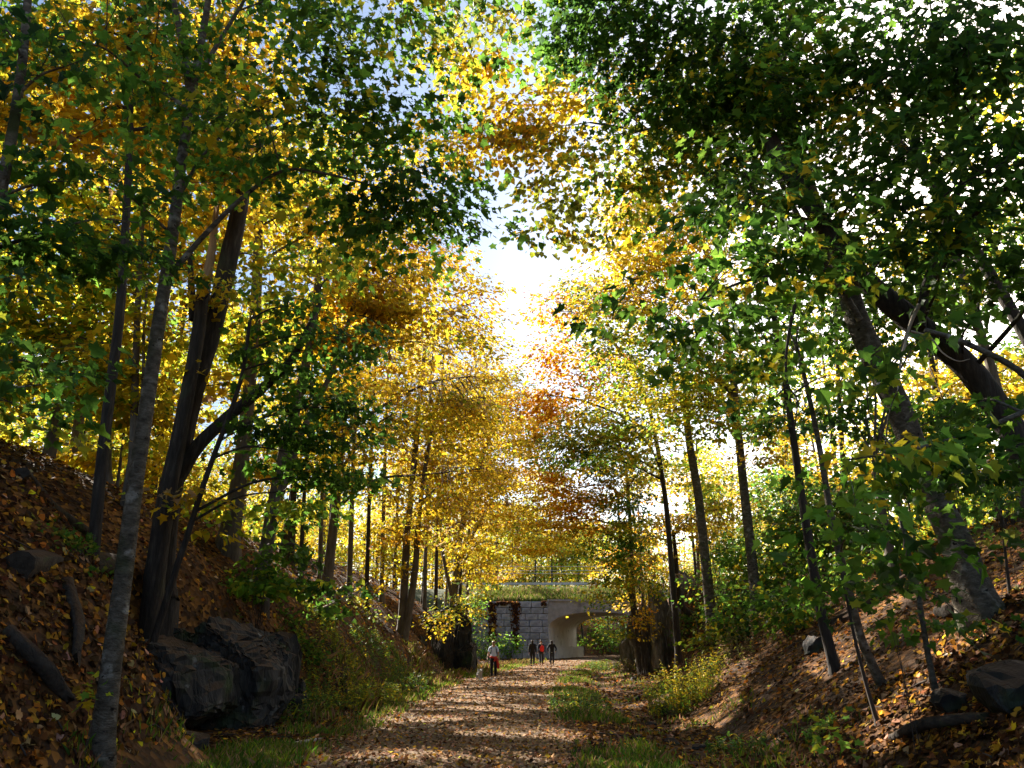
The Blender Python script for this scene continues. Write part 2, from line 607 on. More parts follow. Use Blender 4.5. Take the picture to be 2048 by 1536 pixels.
gx = axis([(-320, -60, 20), (-60, -20, 2.0), (-20, 20, .5), (20, 60, 2.0), (60, 400, 20)])
gy = axis([(-320, -20, 20), (-20, 2, 1.0), (2, 50, .5), (50, 130, 1.0), (130, 200, 4), (200, 600, 40)])
X, Yg = np.meshgrid(gx, gy)
Z = H(X, Yg)
nx, ny = len(gx), len(gy)
ii = (np.arange(ny - 1)[:, None] * nx + np.arange(nx - 1)[None, :]).ravel()
g = Geo()
g.add(np.stack([X, Yg, Z], -1).reshape(-1, 3), np.stack([ii, ii + 1, ii + nx + 1, ii + nx], -1))
ground = link('ground', g.mesh('ground'), M_GROUND, kind='structure')

# trail: a crowned strip laid just over the ground
ys = np.concatenate([np.arange(-15, 60, .5), np.arange(60, 150, 1.0)])
us = np.linspace(-2.25, 2.25, 15)
edge = np.stack([1 + .06 * vnoise(ys, ys * 0, .9, 5), 1 + .06 * vnoise(ys, ys * 0, .8, 6)], -1)
PU = us[None, :] * np.where(us[None, :] < 0, edge[:, :1], edge[:, 1:])
PX = pc(ys)[:, None] + PU
PYv = np.repeat(ys[:, None], len(us), 1)
PZ = .03 - .014 * PU ** 2
PZ[:, [0, -1]] -= .09
g = Geo()
m_ = len(us)
ii = (np.arange(len(ys) - 1)[:, None] * m_ + np.arange(m_ - 1)[None, :]).ravel()
g.add(np.stack([PX, PYv, PZ], -1).reshape(-1, 3), np.stack([ii, ii + 1, ii + m_ + 1, ii + m_], -1))
trail = link('path', g.mesh('path'), M_PATH, kind='structure')

# ------------------------------------------------------------------ bridge
BY = 85.0
BX0, BW, BZ = 3.74, 10.0, 4.5        # left springing, span, crown height
LB = 10.6                            # barrel length
SK = 0.345                           # skew of the barrel
WALLTOP = 5.58


def arch_profile(n=18):
    a, b = 4.4, 1.55
    pts = [(0, 0), (0, 1.1), (0, BZ - b)]
    for t in np.linspace(0, math.pi / 2, n)[1:]:
        pts.append((a - a * math.cos(t), BZ - b + b * math.sin(t)))
    pts = np.array(pts)
    right = pts[::-1].copy()
    right[:, 0] = BW - right[:, 0]
    return np.vstack([pts, right])


AP = arch_profile()
bridge = thing('arch_bridge', (BX0 + BW / 2, BY, 0), 'grey concrete arch bridge carrying a road over the far end of the trail', 'bridge')
bo = np.array([BX0 + BW / 2, BY, 0])
nseg = 6
for s in range(nseg):
    y0, y1 = BY + .02 + s * LB / nseg, BY + (s + 1) * LB / nseg - .02
    g = Geo()
    cen = np.array([BW / 2, 1.5])
    n_ = unit(AP - cen)
    outer = AP + n_ * .32
    rows = []
    for (pr, y) in ((AP, y0), (AP, y1), (outer, y1), (outer, y0)):
        rows.append(np.stack([BX0 + pr[:, 0] + SK * (y - BY), np.full(len(pr), y), pr[:, 1]], -1))
    V = np.concatenate(rows)
    k = len(AP)
    q = []
    for a in range(4):
        b = (a + 1) % 4
        for i in range(k - 1):
            q.append([a * k + i, a * k + i + 1, b * k + i + 1, b * k + i])
    g.add(V, q)
    link('arch_segment', g.mesh('arch_segment', bo, smooth=False), M_CONC, bridge)
for side in (0, 1):
    for s in range(8):
        y0 = BY + .03 + s * (LB + .4) / 8
        y1 = y0 + (LB + .4) / 8 - .05
        g = Geo()
        xa = BX0 + (-.30 if side == 0 else BW - .65)
        xb = xa + .95
        v = []
        for (x, y) in ((xa, y0), (xb, y0), (xb, y1), (xa, y1)):
            v += [[x + SK * (y - BY), y, -.2], [x + SK * (y - BY), y, 1.12]]
        g.add(v, [[0, 2, 3, 1], [2, 4, 5, 3], [4, 6, 7, 5], [6, 0, 1, 7], [1, 3, 5, 7]])
        link('pedestal', g.mesh('pedestal', bo, smooth=False), M_CONC, bridge)
# spandrel walls, front and rear
for (yy, nm) in ((BY - .36, 'spandrel_wall'), (BY + LB + .02, 'spandrel_wall')):
    g = Geo()
    k = len(AP)
    xs = AP[:, 0] + BX0 + SK * (yy + .17 - BY)
    top = WALLTOP - .02
    fr = np.stack([xs, np.full(k, yy), AP[:, 1]], -1)
    tp = np.stack([xs, np.full(k, yy), np.full(k, top)], -1)
    fr2, tp2 = fr + [0, .34, 0], tp + [0, .34, 0]
    V = np.concatenate([fr, tp, fr2, tp2])
    q = []
    for i in range(k - 1):
        if abs(xs[i + 1] - xs[i]) > 1e-6:
            q.append([i, i + 1, k + i + 1, k + i])
            q.append([2 * k + i + 1, 2 * k + i, 3 * k + i, 3 * k + i + 1])
            q.append([k + i, k + i + 1, 3 * k + i + 1, 3 * k + i])
        q.append([i + 1, i, 2 * k + i, 2 * k + i + 1])
    g.add(V, q)
    link(nm, g.mesh(nm, bo, smooth=False), M_CONCD, bridge)
g = Geo()
box(g, (BX0 + BW / 2, BY - .22, WALLTOP + .09), (BW + .1, .5, .2))
link('coping', g.mesh('coping', bo, smooth=False), M_CONCD, bridge)


def block_wall(x0, x1, label, cols_seed):
    w = thing('wing_wall', ((x0 + x1) / 2, BY, 0), label, 'wall')
    o = np.array([(x0 + x1) / 2, BY, 0])
    g = Geo()
    box(g, ((x0 + x1) / 2, BY + .25, WALLTOP / 2 - .1), (x1 - x0 - .06, .3, WALLTOP - .1))
    link('core', g.mesh('core', o, False), M_CONCD, w)
    hgt = .62
    r = random.Random(cols_seed)
    for c in range(9):
        x = x0 - (r.uniform(0.2, .7) if c % 2 else 0)
        while x < x1 - .05:
            L_ = r.choice([.95, 1.25, 1.3, 1.5])
            a, b = max(x, x0), min(x + L_, x1)
            if x1 - b < .35:
                b = x1
            if b - a > .15:
                bm = bmesh.new()
                bmesh.ops.create_cube(bm, size=1)
                for vv in bm.verts:
                    vv.co = Vector((vv.co.x * (b - a - .05), vv.co.y * .42, vv.co.z * (hgt - .045)))
                bmesh.ops.bevel(bm, geom=bm.edges[:], offset=.025, segments=1, affect='EDGES')
                me = bpy.data.meshes.new('concrete_block')
                bm.to_mesh(me)
                bm.free()
                link('concrete_block', me, r.choice(M_BLOCK), w, ((a + b) / 2 - o[0], -.13 + r.uniform(-.05, .03), .31 + c * hgt - .0))
            x += L_
    return w


block_wall(-5.2, BX0 - .02, 'grey block retaining wall with red creeper, left of the bridge arch', 3)
block_wall(BX0 + BW + .02, BX0 + BW + 9, 'grey block retaining wall behind the rock face, right of the arch', 5)

# embankment over the bridge with the road on top
ex = axis([(-60, -6, 3), (-6, 24, .75), (24, 70, 3)])
prof = [(BY - .02, 5.0), (BY + .05, WALLTOP - .05), (BY + 1.2, 6.0), (BY + 2.6, 6.65), (BY + 3.9, 7.02), (BY + 4.3, 7.06), (BY + 11.2, 7.06), (BY + 11.6, 6.98), (BY + 11.75, 5.2)]
g = Geo()
V = []
for (y, z) in prof:
    for x in ex:
        sx = SK * (y - BY) * smooth01(1 - abs(x - 9) / 40)
        V.append([x + sx, y + (0 if z < 5.7 else .12 * math.sin(x * 1.7)), z + (0.07 * math.sin(x * 2.1 + y) if 5.7 < z < 7 else 0)])
ne = len(ex)
q = []
for a in range(len(prof) - 1):
    for i in range(ne - 1):
        q.append([a * ne + i, a * ne + i + 1, (a + 1) * ne + i + 1, (a + 1) * ne + i])
g.add(V, q)
# flanks down to the ground on the far side, left and right of the opening
for (a, b) in ((-60, BX0 - .6 + SK * LB), (BX0 + BW + .7 + SK * LB, 70)):
    xs = np.linspace(a, b, 30)
    k = len(xs)
    V = np.concatenate([np.stack([xs, np.full(k, BY + 11.7), np.full(k, 6.9)], -1), np.stack([xs, np.full(k, BY + 12.0 + (0 if a > 0 else 0)), np.full(k, -.5)], -1)])
    g.add(V, [[i + 1, i, k + i, k + i + 1] for i in range(k - 1)])
for (a, b) in ((-60, -5.1), (BX0 + BW + 8.9, 70)):
    xs = np.linspace(a, b, 30)
    k = len(xs)
    rows = []
    for (dy, z) in ((.06, 5.56), (-1.5, 4.2), (-3.5, 2.1), (-6.5, -.4)):
        rows.append(np.stack([xs, np.full(k, BY + dy) + .3 * np.sin(xs * 1.3 + z), np.full(k, z) + .15 * np.sin(xs * .9 + z)], -1))
    g.add(np.concatenate(rows), [[r * k + i + 1, r * k + i, (r + 1) * k + i, (r + 1) * k + i + 1] for r in range(3) for i in range(k - 1)])
link('embankment', g.mesh('embankment'), M_EMB, kind='structure')
g = Geo()
box(g, (8, BY + 8.2, 7.085), (130, 6.0, .05))
link('road', g.mesh('road', smooth=False), M_ASPH, kind='structure')


def guardrail(y, z, x0, x1, label, step, white=False):
    t = thing('guardrail', ((x0 + x1) / 2, y, z), label, 'guardrail')
    o = np.array([(x0 + x1) / 2, y, z])
    g = Geo()
    w = [(-.03, .0), (0, .05), (-.05, .10), (-.05, .15), (0, .20), (-.03, .27), (.02, .27), (.02, .0)]
    k = len(w)
    V = [[x, y + a, z + .52 + b] for x in (x0, x1) for a, b in w]
    g.add(V, [[i, (i + 1) % k, k + (i + 1) % k, k + i] for i in range(k)])
    link('rail', g.mesh('rail', o, False), M_WHITE if white else M_STEEL, t)
    x = x0 + .4
    while x < x1:
        g = Geo()
        box(g, (0, .09, .38), (.13, .14, .80))
        link('post', g.mesh('post', (0, 0, 0), False), M_STEEL, t, (x - o[0], 0, 0))
        x += step
    return t


guardrail(BY + 4.4, 7.02, -6.5, 14.5, 'grey steel guardrail along the near edge of the road above the arch', 1.9)
g = Geo()
box(g, (0, 0, .10), (6.2, .22, .24))
box(g, (0, .02, -.06), (6.3, .3, .12))
tag(link('parapet_kerb', g.mesh('parapet_kerb', smooth=False), M_WHITE, loc=(6.5, BY + 3.6, 7.02)), 'white kerb along the grass just under the steel guardrail', 'kerb')

for k_, (zz, lab) in enumerate(((10.2, 'upper thin pale utility wire above the road bridge'), (9.75, 'middle thin pale utility wire above the road bridge'), (9.4, 'lowest thin pale utility wire above the road bridge'))):
    g = Geo()
    xs = np.linspace(-30, 45, 40)
    P = np.stack([xs, np.full(40, BY + 12.5 + k_ * .2), zz + .9 * ((xs - 7) / 38) ** 2], -1)
    tube(g, P, np.full(40, .022), 5)
    tag(link('utility_wire', g.mesh('utility_wire'), M_STEEL), lab, 'wire', 'wires over the bridge')

# ------------------------------------------------------------------ trees
LEAF_PX = []
DENS = 3.6                      # leaf layers over the whole wood


def leaf_tpl(dist):
    if dist < 6.5:
        return LEAF_NEAR, .30, .25
    if dist < 19:
        return LEAF_MID, .25, .2
    if dist < 27:
        return LEAF_FAR, .2, .15
    return LEAF_TINY, .0, .1


def blob_sprays(b):
    """b = dict(c, r, dens, pal, size): spray centres, leaves per spray"""
    c, r = np.array(b['c']), np.array(b['r'])
    leaf = b['size']
    area = math.pi * math.hypot(r[0], r[1]) / 1.414 * r[2]
    n_leaf = DENS * b['dens'] * area / (leaf * leaf * .72) * .62
    per = b.get('per', 36)
    n = max(2, int(n_leaf / per))
    d = unit(rng.normal(size=(n, 3)))
    rad = rng.uniform(.25, 1, (n, 1)) ** .5
    return c + d * rad * r, per


# gaps in the canopy: where the sun reaches the ground (x, y, half width, half depth in metres)
GAPS = [(-.6, 12.7, 1.5, .45), (.3, 15.6, 1.0, .3), (-1.8, 18.6, 1.2, .4), (-.2, 21.2, 1.6, .4), (-2.3, 24.6, 1.7, .8), (-2.6, 28.3, 1.5, 1.0), (.1, 27.0, 1.4, .4), (-1.6, 32.2, 1.8, .7),
        (1.0, 35.2, 1.3, .5), (-1.6, 39.0, 1.6, .8), (1.6, 44.5, 1.5, .8), (.2, 49.5, 1.6, 1.0), (3.0, 57.0, 2.0, 1.2), (3.6, 62.5, 2.0, 1.3), (6.0, 78.0, 2.5, 2.0), (4.4, 18.6, 1.0, 1.0), (5.2, 20.6, 1.0, .8),
        (6.2, 16.0, .8, .8), (7.6, 17.4, .9, .9), (8.6, 19.0, 1.0, 1.0), (5.0, 11.0, .8, .35), (6.5, 12.2, .5, .5), (3.4, 24.0, 1.0, .6), (2.6, 33.0, .8, .9), (5.9, 43.5, 1.2, 1.0), (-6.5, 24.0, .8, .8), (-5.6, 37.5, 1.0, 1.2)]


def in_gap(S):
    k = S[:, 2] / to_sun.z
    gx_, gy_ = S[:, 0] - to_sun.x * k, S[:, 1] - to_sun.y * k
    out = np.zeros(len(S), bool)
    for (x, y, a, b_) in GAPS:
        zc = max(float(H(x, y)), 0) / to_sun.z
        xx, yy = x - to_sun.x * zc, y - to_sun.y * zc
        out |= ((gx_ - xx) / (a * 1.3 + .12)) ** 2 + ((gy_ - yy) / (b_ * 1.6 + .15)) ** 2 < 1 + .55 * vnoise(gx_, gy_, 2.2, 60)
    return out


class Tree:
    """A trunk through given points, limbs and twigs grown from it to sprays of leaves."""

    def __init__(self, name, label, cat, trunk, diam, bark, group=None, top=None, forks=(), flare=1.5, rough=.05, sides=12):
        P = [np.asarray(p, float) for p in trunk]
        b = P[0]
        z0 = float(H(b[0], b[1]))
        deep = .35 + 1.1 * diam
        lean = (P[1] - P[0]) / max(P[1][2] - P[0][2], .3)
        if b[2] > z0 + .05:
            dz = b[2] - z0
            foot = b - np.clip(lean, -.6, .6) * min(dz, 2.0) * [1, 1, 0]
            foot[2] = float(H(foot[0], foot[1]))
            P = [foot - np.clip(lean, -.5, .5) * [.4, .4, 0] * diam - [0, 0, deep], foot] + P
        else:
            P = [b - [0, 0, (b[2] - z0) * 0 + deep]] + P
        self.P = catmull(P, 5)
        n = len(self.P)
        Ln = np.concatenate([[0], np.cumsum(np.linalg.norm(np.diff(self.P, axis=0), axis=1))])
        self.s = Ln / Ln[-1]
        d1 = diam * (.28 if top is None else top)
        self.R = .5 * (diam + (d1 - diam) * self.s ** 1.1)
        zg = H(self.P[:, 0], self.P[:, 1])
        over = np.maximum(self.P[:, 2] - zg, 0)
        self.R *= 1 + (flare - 1) * np.exp(-over / (diam * .75))
        g0 = self.P[int(np.argmin(np.abs(self.P[:, 2] - zg)))]
        self.base = np.array([g0[0], g0[1], float(H(g0[0], g0[1]))])
        self.root = thing(name, self.base, label, cat, group)
        self.bark, self.diam, self.sides, self.rough = bark, diam, sides, rough
        g = Geo()
        tube(g, self.P, self.R, sides, rough, lobes=.42, lobe_len=deep + diam * .9)
        link('trunk', g.mesh('trunk', self.base), bark, self.root)
        self.axes = [(self.P, self.R)]
        self.sprays, self.per, self.pal, self.siz, self.rad = [], [], [], [], []
        for f in forks:
            self.fork(*f)

    def fork(self, pts, d0, d1=.3, name='limb', mat=None, jag=0.0):
        p0 = np.array(pts[0])
        if p0[2] < H(p0[0], p0[1]) + 1.5:
            dr_ = p0 - np.array(pts[1])
            pts = [p0 + dr_ * (max(p0[2] - float(H(p0[0], p0[1])), 0) + 1.0) / max(-dr_[2], .2)] + list(pts)
        Q = catmull(pts, 5)
        R = .5 * d0 * (1 + (d1 - 1) * np.linspace(0, 1, len(Q)))
        g = Geo()
        tube(g, Q, R, max(6, self.sides - 3), self.rough, jag=jag)
        link(name, g.mesh(name, self.base), mat or self.bark, self.root)
        if name == 'limb':
            self.axes.append((Q, R))

    def blob(self, c, r, pal, dens=1.6, size=.13, per=36, rad=None):
        S, per = blob_sprays(dict(c=c, r=r, dens=dens, size=size, per=per))
        S[:, 2] = np.round((S[:, 2] + .12 * S[:, 1]) / .75) * .75 - .12 * S[:, 1] + rng.normal(0, .1, len(S))
        if size > .15:
            size *= .82
            per = int(per * 1.25)
        self.sprays.append(S)
        self.per.append(np.full(len(S), per))
        self.pal += [pal] * len(S)
        self.siz.append(np.full(len(S), size))
        self.rad.append(np.full(len(S), rad or size * math.sqrt(per) * .92))

    def px(self, x, y, Y, rx, ry, pal, dens=1.6, size=.13, deep=None, per=36):
        c = at(x, y, Y)
        _, _, d = pix(c)
        k = float(d[0]) / F
        a, b = rx * k, ry * k
        self.blob(c, (a, deep or max(.8 * a, .8 * b, .7), b), pal, dens, size, per)

    def finish(self, limbs=None, singles=0, parts=True, droop=.30):
        if not self.sprays:
            return self
        S = np.concatenate(self.sprays)
        per = np.concatenate(self.per)
        siz = np.concatenate(self.siz)
        rad = np.concatenate(self.rad)
        n = len(S)
        nl = limbs or int(np.clip(n / 9, 3, 14))
        # group sprays into limbs
        cen = [S[rng.integers(n)]]
        for _ in range(nl - 1):
            d = np.min(np.linalg.norm(S[:, None] - np.array(cen)[None], axis=2), axis=1)
            cen.append(S[int(np.argmax(d * rng.uniform(.6, 1, n)))])
        cen = np.array(cen)
        for _ in range(3):
            own = np.argmin(np.linalg.norm(S[:, None] - cen[None], axis=2), axis=1)
            cen = np.array([S[own == k].mean(0) if (own == k).any() else cen[k] for k in range(nl)])
        gl, gt = Geo(), Geo()
        outward = np.zeros((n, 3))
        for k in range(nl):
            idx = np.nonzero(own == k)[0]
            if not len(idx):
                continue
            tgt = cen[k]
            best = None
            for (P, R) in self.axes:
                hd = np.linalg.norm((P - tgt)[:, :2], axis=1)
                cost = np.linalg.norm(P - tgt, axis=1) + 1.6 * np.maximum(P[:, 2] - (tgt[2] - .28 * hd), 0) + np.where(P[:, 2] < self.base[2] + 1.2, 4, 0)
                i = int(np.argmin(cost))
                if best is None or cost[i] < best[0]:
                    best = (cost[i], P[i], R[i])
            _, p0, r0 = best
            far = S[idx[np.argmax(np.linalg.norm(S[idx] - p0, axis=1))]]
            end = tgt * .45 + far * .55
            dist = np.linalg.norm(end - p0)
            if dist < .2:
                continue
            side = unit(np.cross(end - p0, [0, 0, 1.])) * rng.normal(0, .07) * dist
            LP = catmull([p0, p0 + (end - p0) * .33 + side + [0, 0, .10 * dist], p0 + (end - p0) * .68 - side * .5 + [0, 0, .08 * dist], end], 5)
            rb = min(.62 * r0, .010 + .0065 * dist + .0006 * len(idx))
            LR = rb * np.linspace(1, .22, len(LP))
            if parts:
                g = Geo()
                tube(g, LP, LR, 7, .05)
                link('limb', g.mesh('limb', self.base), self.bark, self.root)
            else:
                tube(gl, LP, LR, 5)
            q = np.linspace(0, 1, len(LP))
            for i in idx:
                c = S[i]
                dd = np.linalg.norm(LP - c, axis=1) + np.where(q < .25, 3, 0)
                j = int(np.argmin(dd + rng.uniform(0, .5, len(dd))))
                j = max(2, j - rng.integers(0, 3))
                a = LP[j]
                v = c - a
                ln = np.linalg.norm(v)
                o = unit(v * [1, 1, .35] + 1e-6)
                outward[i] = o
                b = c + o * rad[i] * .7 - [0, 0, rad[i] * .15]
                mid = a + v * .5 + [0, 0, .07 * ln] + rng.normal(0, .05 * ln + .01, 3)
                rt = min(LR[j] * .7, .004 + .004 * ln)
                tube(gt, np.array([a, mid, c, b]), [rt, rt * .75, rt * .5, rt * .2], 4, cap=False)
                if 1.0 < c[1] < 19:
                    for w_ in range(4):
                        th_ = rng.uniform(-1.5, 1.5)
                        dd_ = np.array([o[0] * math.cos(th_) - o[1] * math.sin(th_), o[0] * math.sin(th_) + o[1] * math.cos(th_), rng.normal(-.1, .15)])
                        f_ = rng.uniform(.0, .8)
                        s_ = mid + (c - mid) * f_ if w_ < 2 else c + (b - c) * f_ * .6
                        e_ = s_ + unit(dd_) * rad[i] * rng.uniform(.5, .95)
                        tube(gt, np.array([s_, (s_ + e_) / 2 + [0, 0, .03], e_]), [rt * .4, rt * .3, rt * .15], 3, cap=False)
        if not parts:
            link('branches', gl.mesh('branches', self.base), self.bark, self.root, kind='stuff')
        link('twigs', gt.mesh('twigs', self.base), M_TWIG, self.root, kind='stuff')
        # leaves
        rep = np.repeat(np.arange(n), per)
        m = len(rep)
        o = outward[rep]
        o[:, 2] = 0
        o = unit(o + 1e-6)
        sd = np.stack([-o[:, 1], o[:, 0], np.zeros(m)], -1)
        th = rng.uniform(0, 2 * math.pi, m)
        rr = np.sqrt(rng.uniform(0, 1, m)) * rad[rep]
        a, b = rr * np.cos(th) * 1.25, rr * np.sin(th) * .9
        up = rng.normal(0, .09, m) * rad[rep] - droop * (rr / rad[rep]) ** 2 * rad[rep] * .6
        tilt = rng.normal(0, .16, n)[rep]
        up = up + b * tilt
        pos = S[rep] + o * a[:, None] + sd * b[:, None] + np.stack([0 * up, 0 * up, up], -1)
        tip = unit(o * (a / (rad[rep]) + .55)[:, None] + sd * (b / rad[rep])[:, None] + rng.normal(0, .35, (m, 3)) + [0, 0, -.35])
        nrm = unit(np.stack([rng.normal(0, .48, m), rng.normal(0, .48, m), np.ones(m)], -1) + .35 * o)
        sz = siz[rep] * np.clip(np.exp(rng.normal(0, .3, m)), .4, 1.7)
        base_c = np.zeros((n, 3))
        pal = np.array(self.pal)
        leafc = np.zeros((m, 3))
        for p in set(self.pal):
            w = np.nonzero(pal == p)[0]
            base_c[w] = pick_cols(p, len(w))
            wl = np.nonzero(pal[rep] == p)[0]
            leafc[wl] = pick_cols(p, len(wl))
        mixk = (rng.uniform(0, 1, m) < .74)[:, None]
        tone = np.exp(rng.normal(0, .22, n))[rep][:, None]
        col = jitter(np.where(mixk, base_c[rep], leafc) * tone)
        keep = ~(in_gap(pos) & (rng.uniform(0, 1, m) < .97))
        pos, tip, nrm, sz, col = pos[keep], tip[keep], nrm[keep], sz[keep], col[keep]
        m = len(pos)
        _, _, dpt = pix(pos)
        # the largest leaves of the nearest trees are objects of their own
        if singles:
            qx, qy, d = pix(pos)
            vis = (qx > 0) & (qx < 2048) & (qy > 0) & (qy < 1536) & (pos[:, 1] > .5)
            score = np.where(vis, sz / np.maximum(d, .1), 0)
            idx = np.argsort(-score)[:singles]
            idx = idx[score[idx] > 0]
            single_leaves(self.root, self.base, pos[idx], tip[idx], nrm[idx], sz[idx], col[idx])
            keep = np.ones(m, bool)
            keep[idx] = False
            pos, tip, nrm, sz, col, dpt = pos[keep], tip[keep], nrm[keep], sz[keep], col[keep], dpt[keep]
        g = Geo()
        ux, uy, _ = pix(pos)
        inside = (dpt > .3) & (ux > -150) & (ux < 2200) & (uy > -150) & (uy < 1700)
        band = np.digitize(np.where(inside, dpt, 60), [6.5, 17, 25])
        for bnd, dref in ((0, 5), (1, 12), (2, 22), (3, 60)):
            w = band == bnd
            if w.any():
                tpl, fo, dr = leaf_tpl(dref)
                put_leaves(g, tpl, pos[w], tip[w], nrm[w], sz[w], col[w], fo, dr)
        link('crown', g.mesh('crown', self.base, smooth=False), M_LEAF, self.root, kind='stuff')
        LEAF_PX.append((self.root.name, m))
        return self


_leaf_lib = {}


def single_mesh(key, col):
    if key not in _leaf_lib:
        g = Geo()
        put_leaves(g, LEAF_NEAR, np.zeros((1, 3)), np.array([[0, 1., 0]]), np.array([[0, 0, 1.]]), np.ones(1), np.array([col]), .28, .25)
        me = g.mesh('leaf', smooth=False)
        _leaf_lib[key] = me
        me.materials.append(M_LEAF if key[0] != 'f' else M_LITTER)
    return _leaf_lib[key]


def single_leaves(root, base, pos, tip, nrm, sz, col, name='leaf', pre='t'):
    R = leaf_frames(tip, nrm)
    for i in range(len(pos)):
        key = (pre,) + tuple(int(round(math.log(max(c, .004)) * 2.5)) for c in col[i])
        o = bpy.data.objects.new(name, single_mesh(key, col[i]))
        COL.objects.link(o)
        o.parent = root
        M = Matrix(R[i].tolist()).to_4x4() @ Matrix.Diagonal((sz[i], sz[i], sz[i], 1))
        M.translation = Vector(pos[i] - base)
        o.matrix_local = M


def pts(Y, *xy):
    """trunk points from pixels at distance Y (a pixel may carry its own distance)"""
    return [at(p[0], p[1], p[2] if len(p) > 2 else Y) for p in xy]


# ---- left side
t = Tree('maple_tree', 'tall slender grey maple in the left foreground with a long diagonal branch', 'tree',
         pts(9.5, (203, 1500), (222, 1330), (250, 1130), (272, 960), (300, 770), (318, 640), (345, 470), (362, 330), (382, 190)), .225, M_GREYBARK, top=.55,
         forks=[(pts(9.5, (345, 545), (400, 480), (480, 400), (562, 343), (640, 345), (760, 375, 10)), .085),
                (pts(9.5, (362, 385), (400, 320), (430, 285), (480, 230, 9.8)), .06),
                (pts(9.5, (382, 190), (365, 90), (340, -40), (320, -180)), .13),
                (pts(9.5, (382, 190), (402, 90), (425, -60), (440, -220)), .14),
                (pts(9.5, (384, 175), (440, 80), (500, -20), (560, -140)), .08)], flare=1.25)
for b in ((250, 130, 8.8, 250, 150, 'greeny', .75), (560, 200, 9.6, 260, 190, 'greeny', 1.25), (730, 130, 10, 190, 130, 'greeny', 1.2), (800, 330, 10.3, 170, 160, 'green', 1.3),
          (650, 420, 10.2, 190, 110, 'greeny', 1.1), (880, 470, 10.6, 90, 120, 'green', 1.0), (250, 380, 9.0, 190, 110, 'greeny', .6), (480, 330, 9.0, 170, 90, 'greeny', .9),
          (880, 180, 10.8, 110, 110, 'greeny', .8), (860, 40, 10.8, 110, 70, 'greeny', .9), (940, 90, 11, 60, 60, 'olive', .6), (330, -150, 9.0, 420, 150, 'green', 1.2), (700, -120, 10, 300, 120, 'greeny', 1.1)):
    t.px(*b[:6], dens=b[6] * .54, size=.105)
t.finish(limbs=14, singles=300)

t = Tree('maple_tree', 'green maple leaning in from the left edge with dark leaves over the slope', 'tree',
         pts(7.6, (-260, 1250), (-150, 900), (-40, 560), (18, 300), (45, 120), (60, -60)), .17, M_GREYBARK, top=.5)
for b in ((90, 330, 7.6, 150, 120, 'green', 1.0), (150, 470, 7.8, 170, 90, 'green', 1.15), (60, 600, 7.4, 130, 70, 'green', 1.0), (70, 770, 7.0, 95, 55, 'green', 1.0), (120, 850, 7.6, 70, 35, 'green', .8),
          (60, 130, 7.4, 170, 120, 'green', 1.0), (250, 480, 8.2, 110, 80, 'green', .9), (-200, 500, 7.4, 200, 250, 'green', .9)):
    t.px(*b[:6], dens=b[6] * .7, size=.105)
t.finish(limbs=10, singles=260)

t = Tree('maple_tree', 'slim upright dark maple just left of the grey foreground trunk', 'tree',
         pts(12.6, (168, 1290), (185, 1130), (200, 960), (218, 800), (238, 640), (250, 470), (260, 260), (258, 40), (256, -120)), .20, M_BARK, top=.4)
for b in ((300, 60, 13.0, 170, 110, 'gold', 1.2), (200, 240, 13.5, 170, 90, 'gold', 1.0), (380, 250, 13.8, 120, 100, 'gold', .9), (150, 80, 13.2, 140, 100, 'mixed', .8), (480, 110, 14.5, 130, 90, 'gold', .8), (520, 330, 15, 110, 90, 'yellow', .7), (60, 200, 14, 110, 110, 'gold', .8)):
    t.px(*b[:6], dens=b[6] * 1.7, size=.13)
t.finish(limbs=8)

t = Tree('maple_tree', 'thin twin stemmed yellow maple on the crest behind the slim dark trunk', 'tree',
         pts(17.5, (262, 960), (268, 840), (272, 700), (278, 560), (288, 380), (300, 160)), .19, M_PALEBARK, top=.4,
         forks=[(pts(17.5, (264, 900), (285, 780), (290, 620), (310, 440)), .12)])
for b in ((150, 560, 18.0, 190, 90, 'ygreen', 1.1), (260, 690, 17.6, 150, 80, 'yellow', 1.3), (80, 690, 18.5, 110, 90, 'ygreen', 1.1), (380, 420, 18.5, 120, 110, 'gold', 1.1),
          (180, 800, 18.0, 140, 60, 'ygreen', 1.0), (330, 840, 18.5, 100, 60, 'yellow', .9)):
    t.px(*b[:6], dens=b[6] * 1.3, size=.14)
t.finish(limbs=9)

t = Tree('maple_tree', 'massive dark double trunk maple with a broken bare snag, left bank', 'tree',
         pts(16.2, (318, 1190), (328, 1060), (352, 930), (388, 780), (425, 660), (452, 540), (478, 420), (492, 300)), .50, M_BARK, top=.68, flare=1.5, rough=.10, sides=22,
         forks=[(pts(15.7, (306, 1190), (316, 1110), (332, 1000), (358, 870), (384, 740), (400, 640), (408, 560)), .40, .62),
                (pts(16.2, (352, 960), (398, 890), (455, 835), (520, 780), (585, 715), (640, 610, 17)), .34, .35),
                (pts(16.0, (404, 620), (412, 560), (424, 500), (432, 430)), .26, .5, 'bare_snag', M_SNAG, .35),
                (pts(16.1, (386, 640), (382, 560), (380, 515)), .18, .5, 'broken_stub', M_BARK, .2)])
for b in ((420, 585, 15.3, 75, 45, 'yellow', 1.4), (345, 975, 14.8, 75, 24, 'gold', 1.3), (440, 250, 16.5, 130, 150, 'gold', .9), (470, 770, 16.6, 70, 50, 'gold', .9),
          (420, 470, 17, 70, 60, 'yellow', .6), (600, 540, 17.5, 120, 70, 'ygreen', 1.0)):
    t.px(*b[:6], dens=b[6], size=.13)
t.finish(limbs=8)

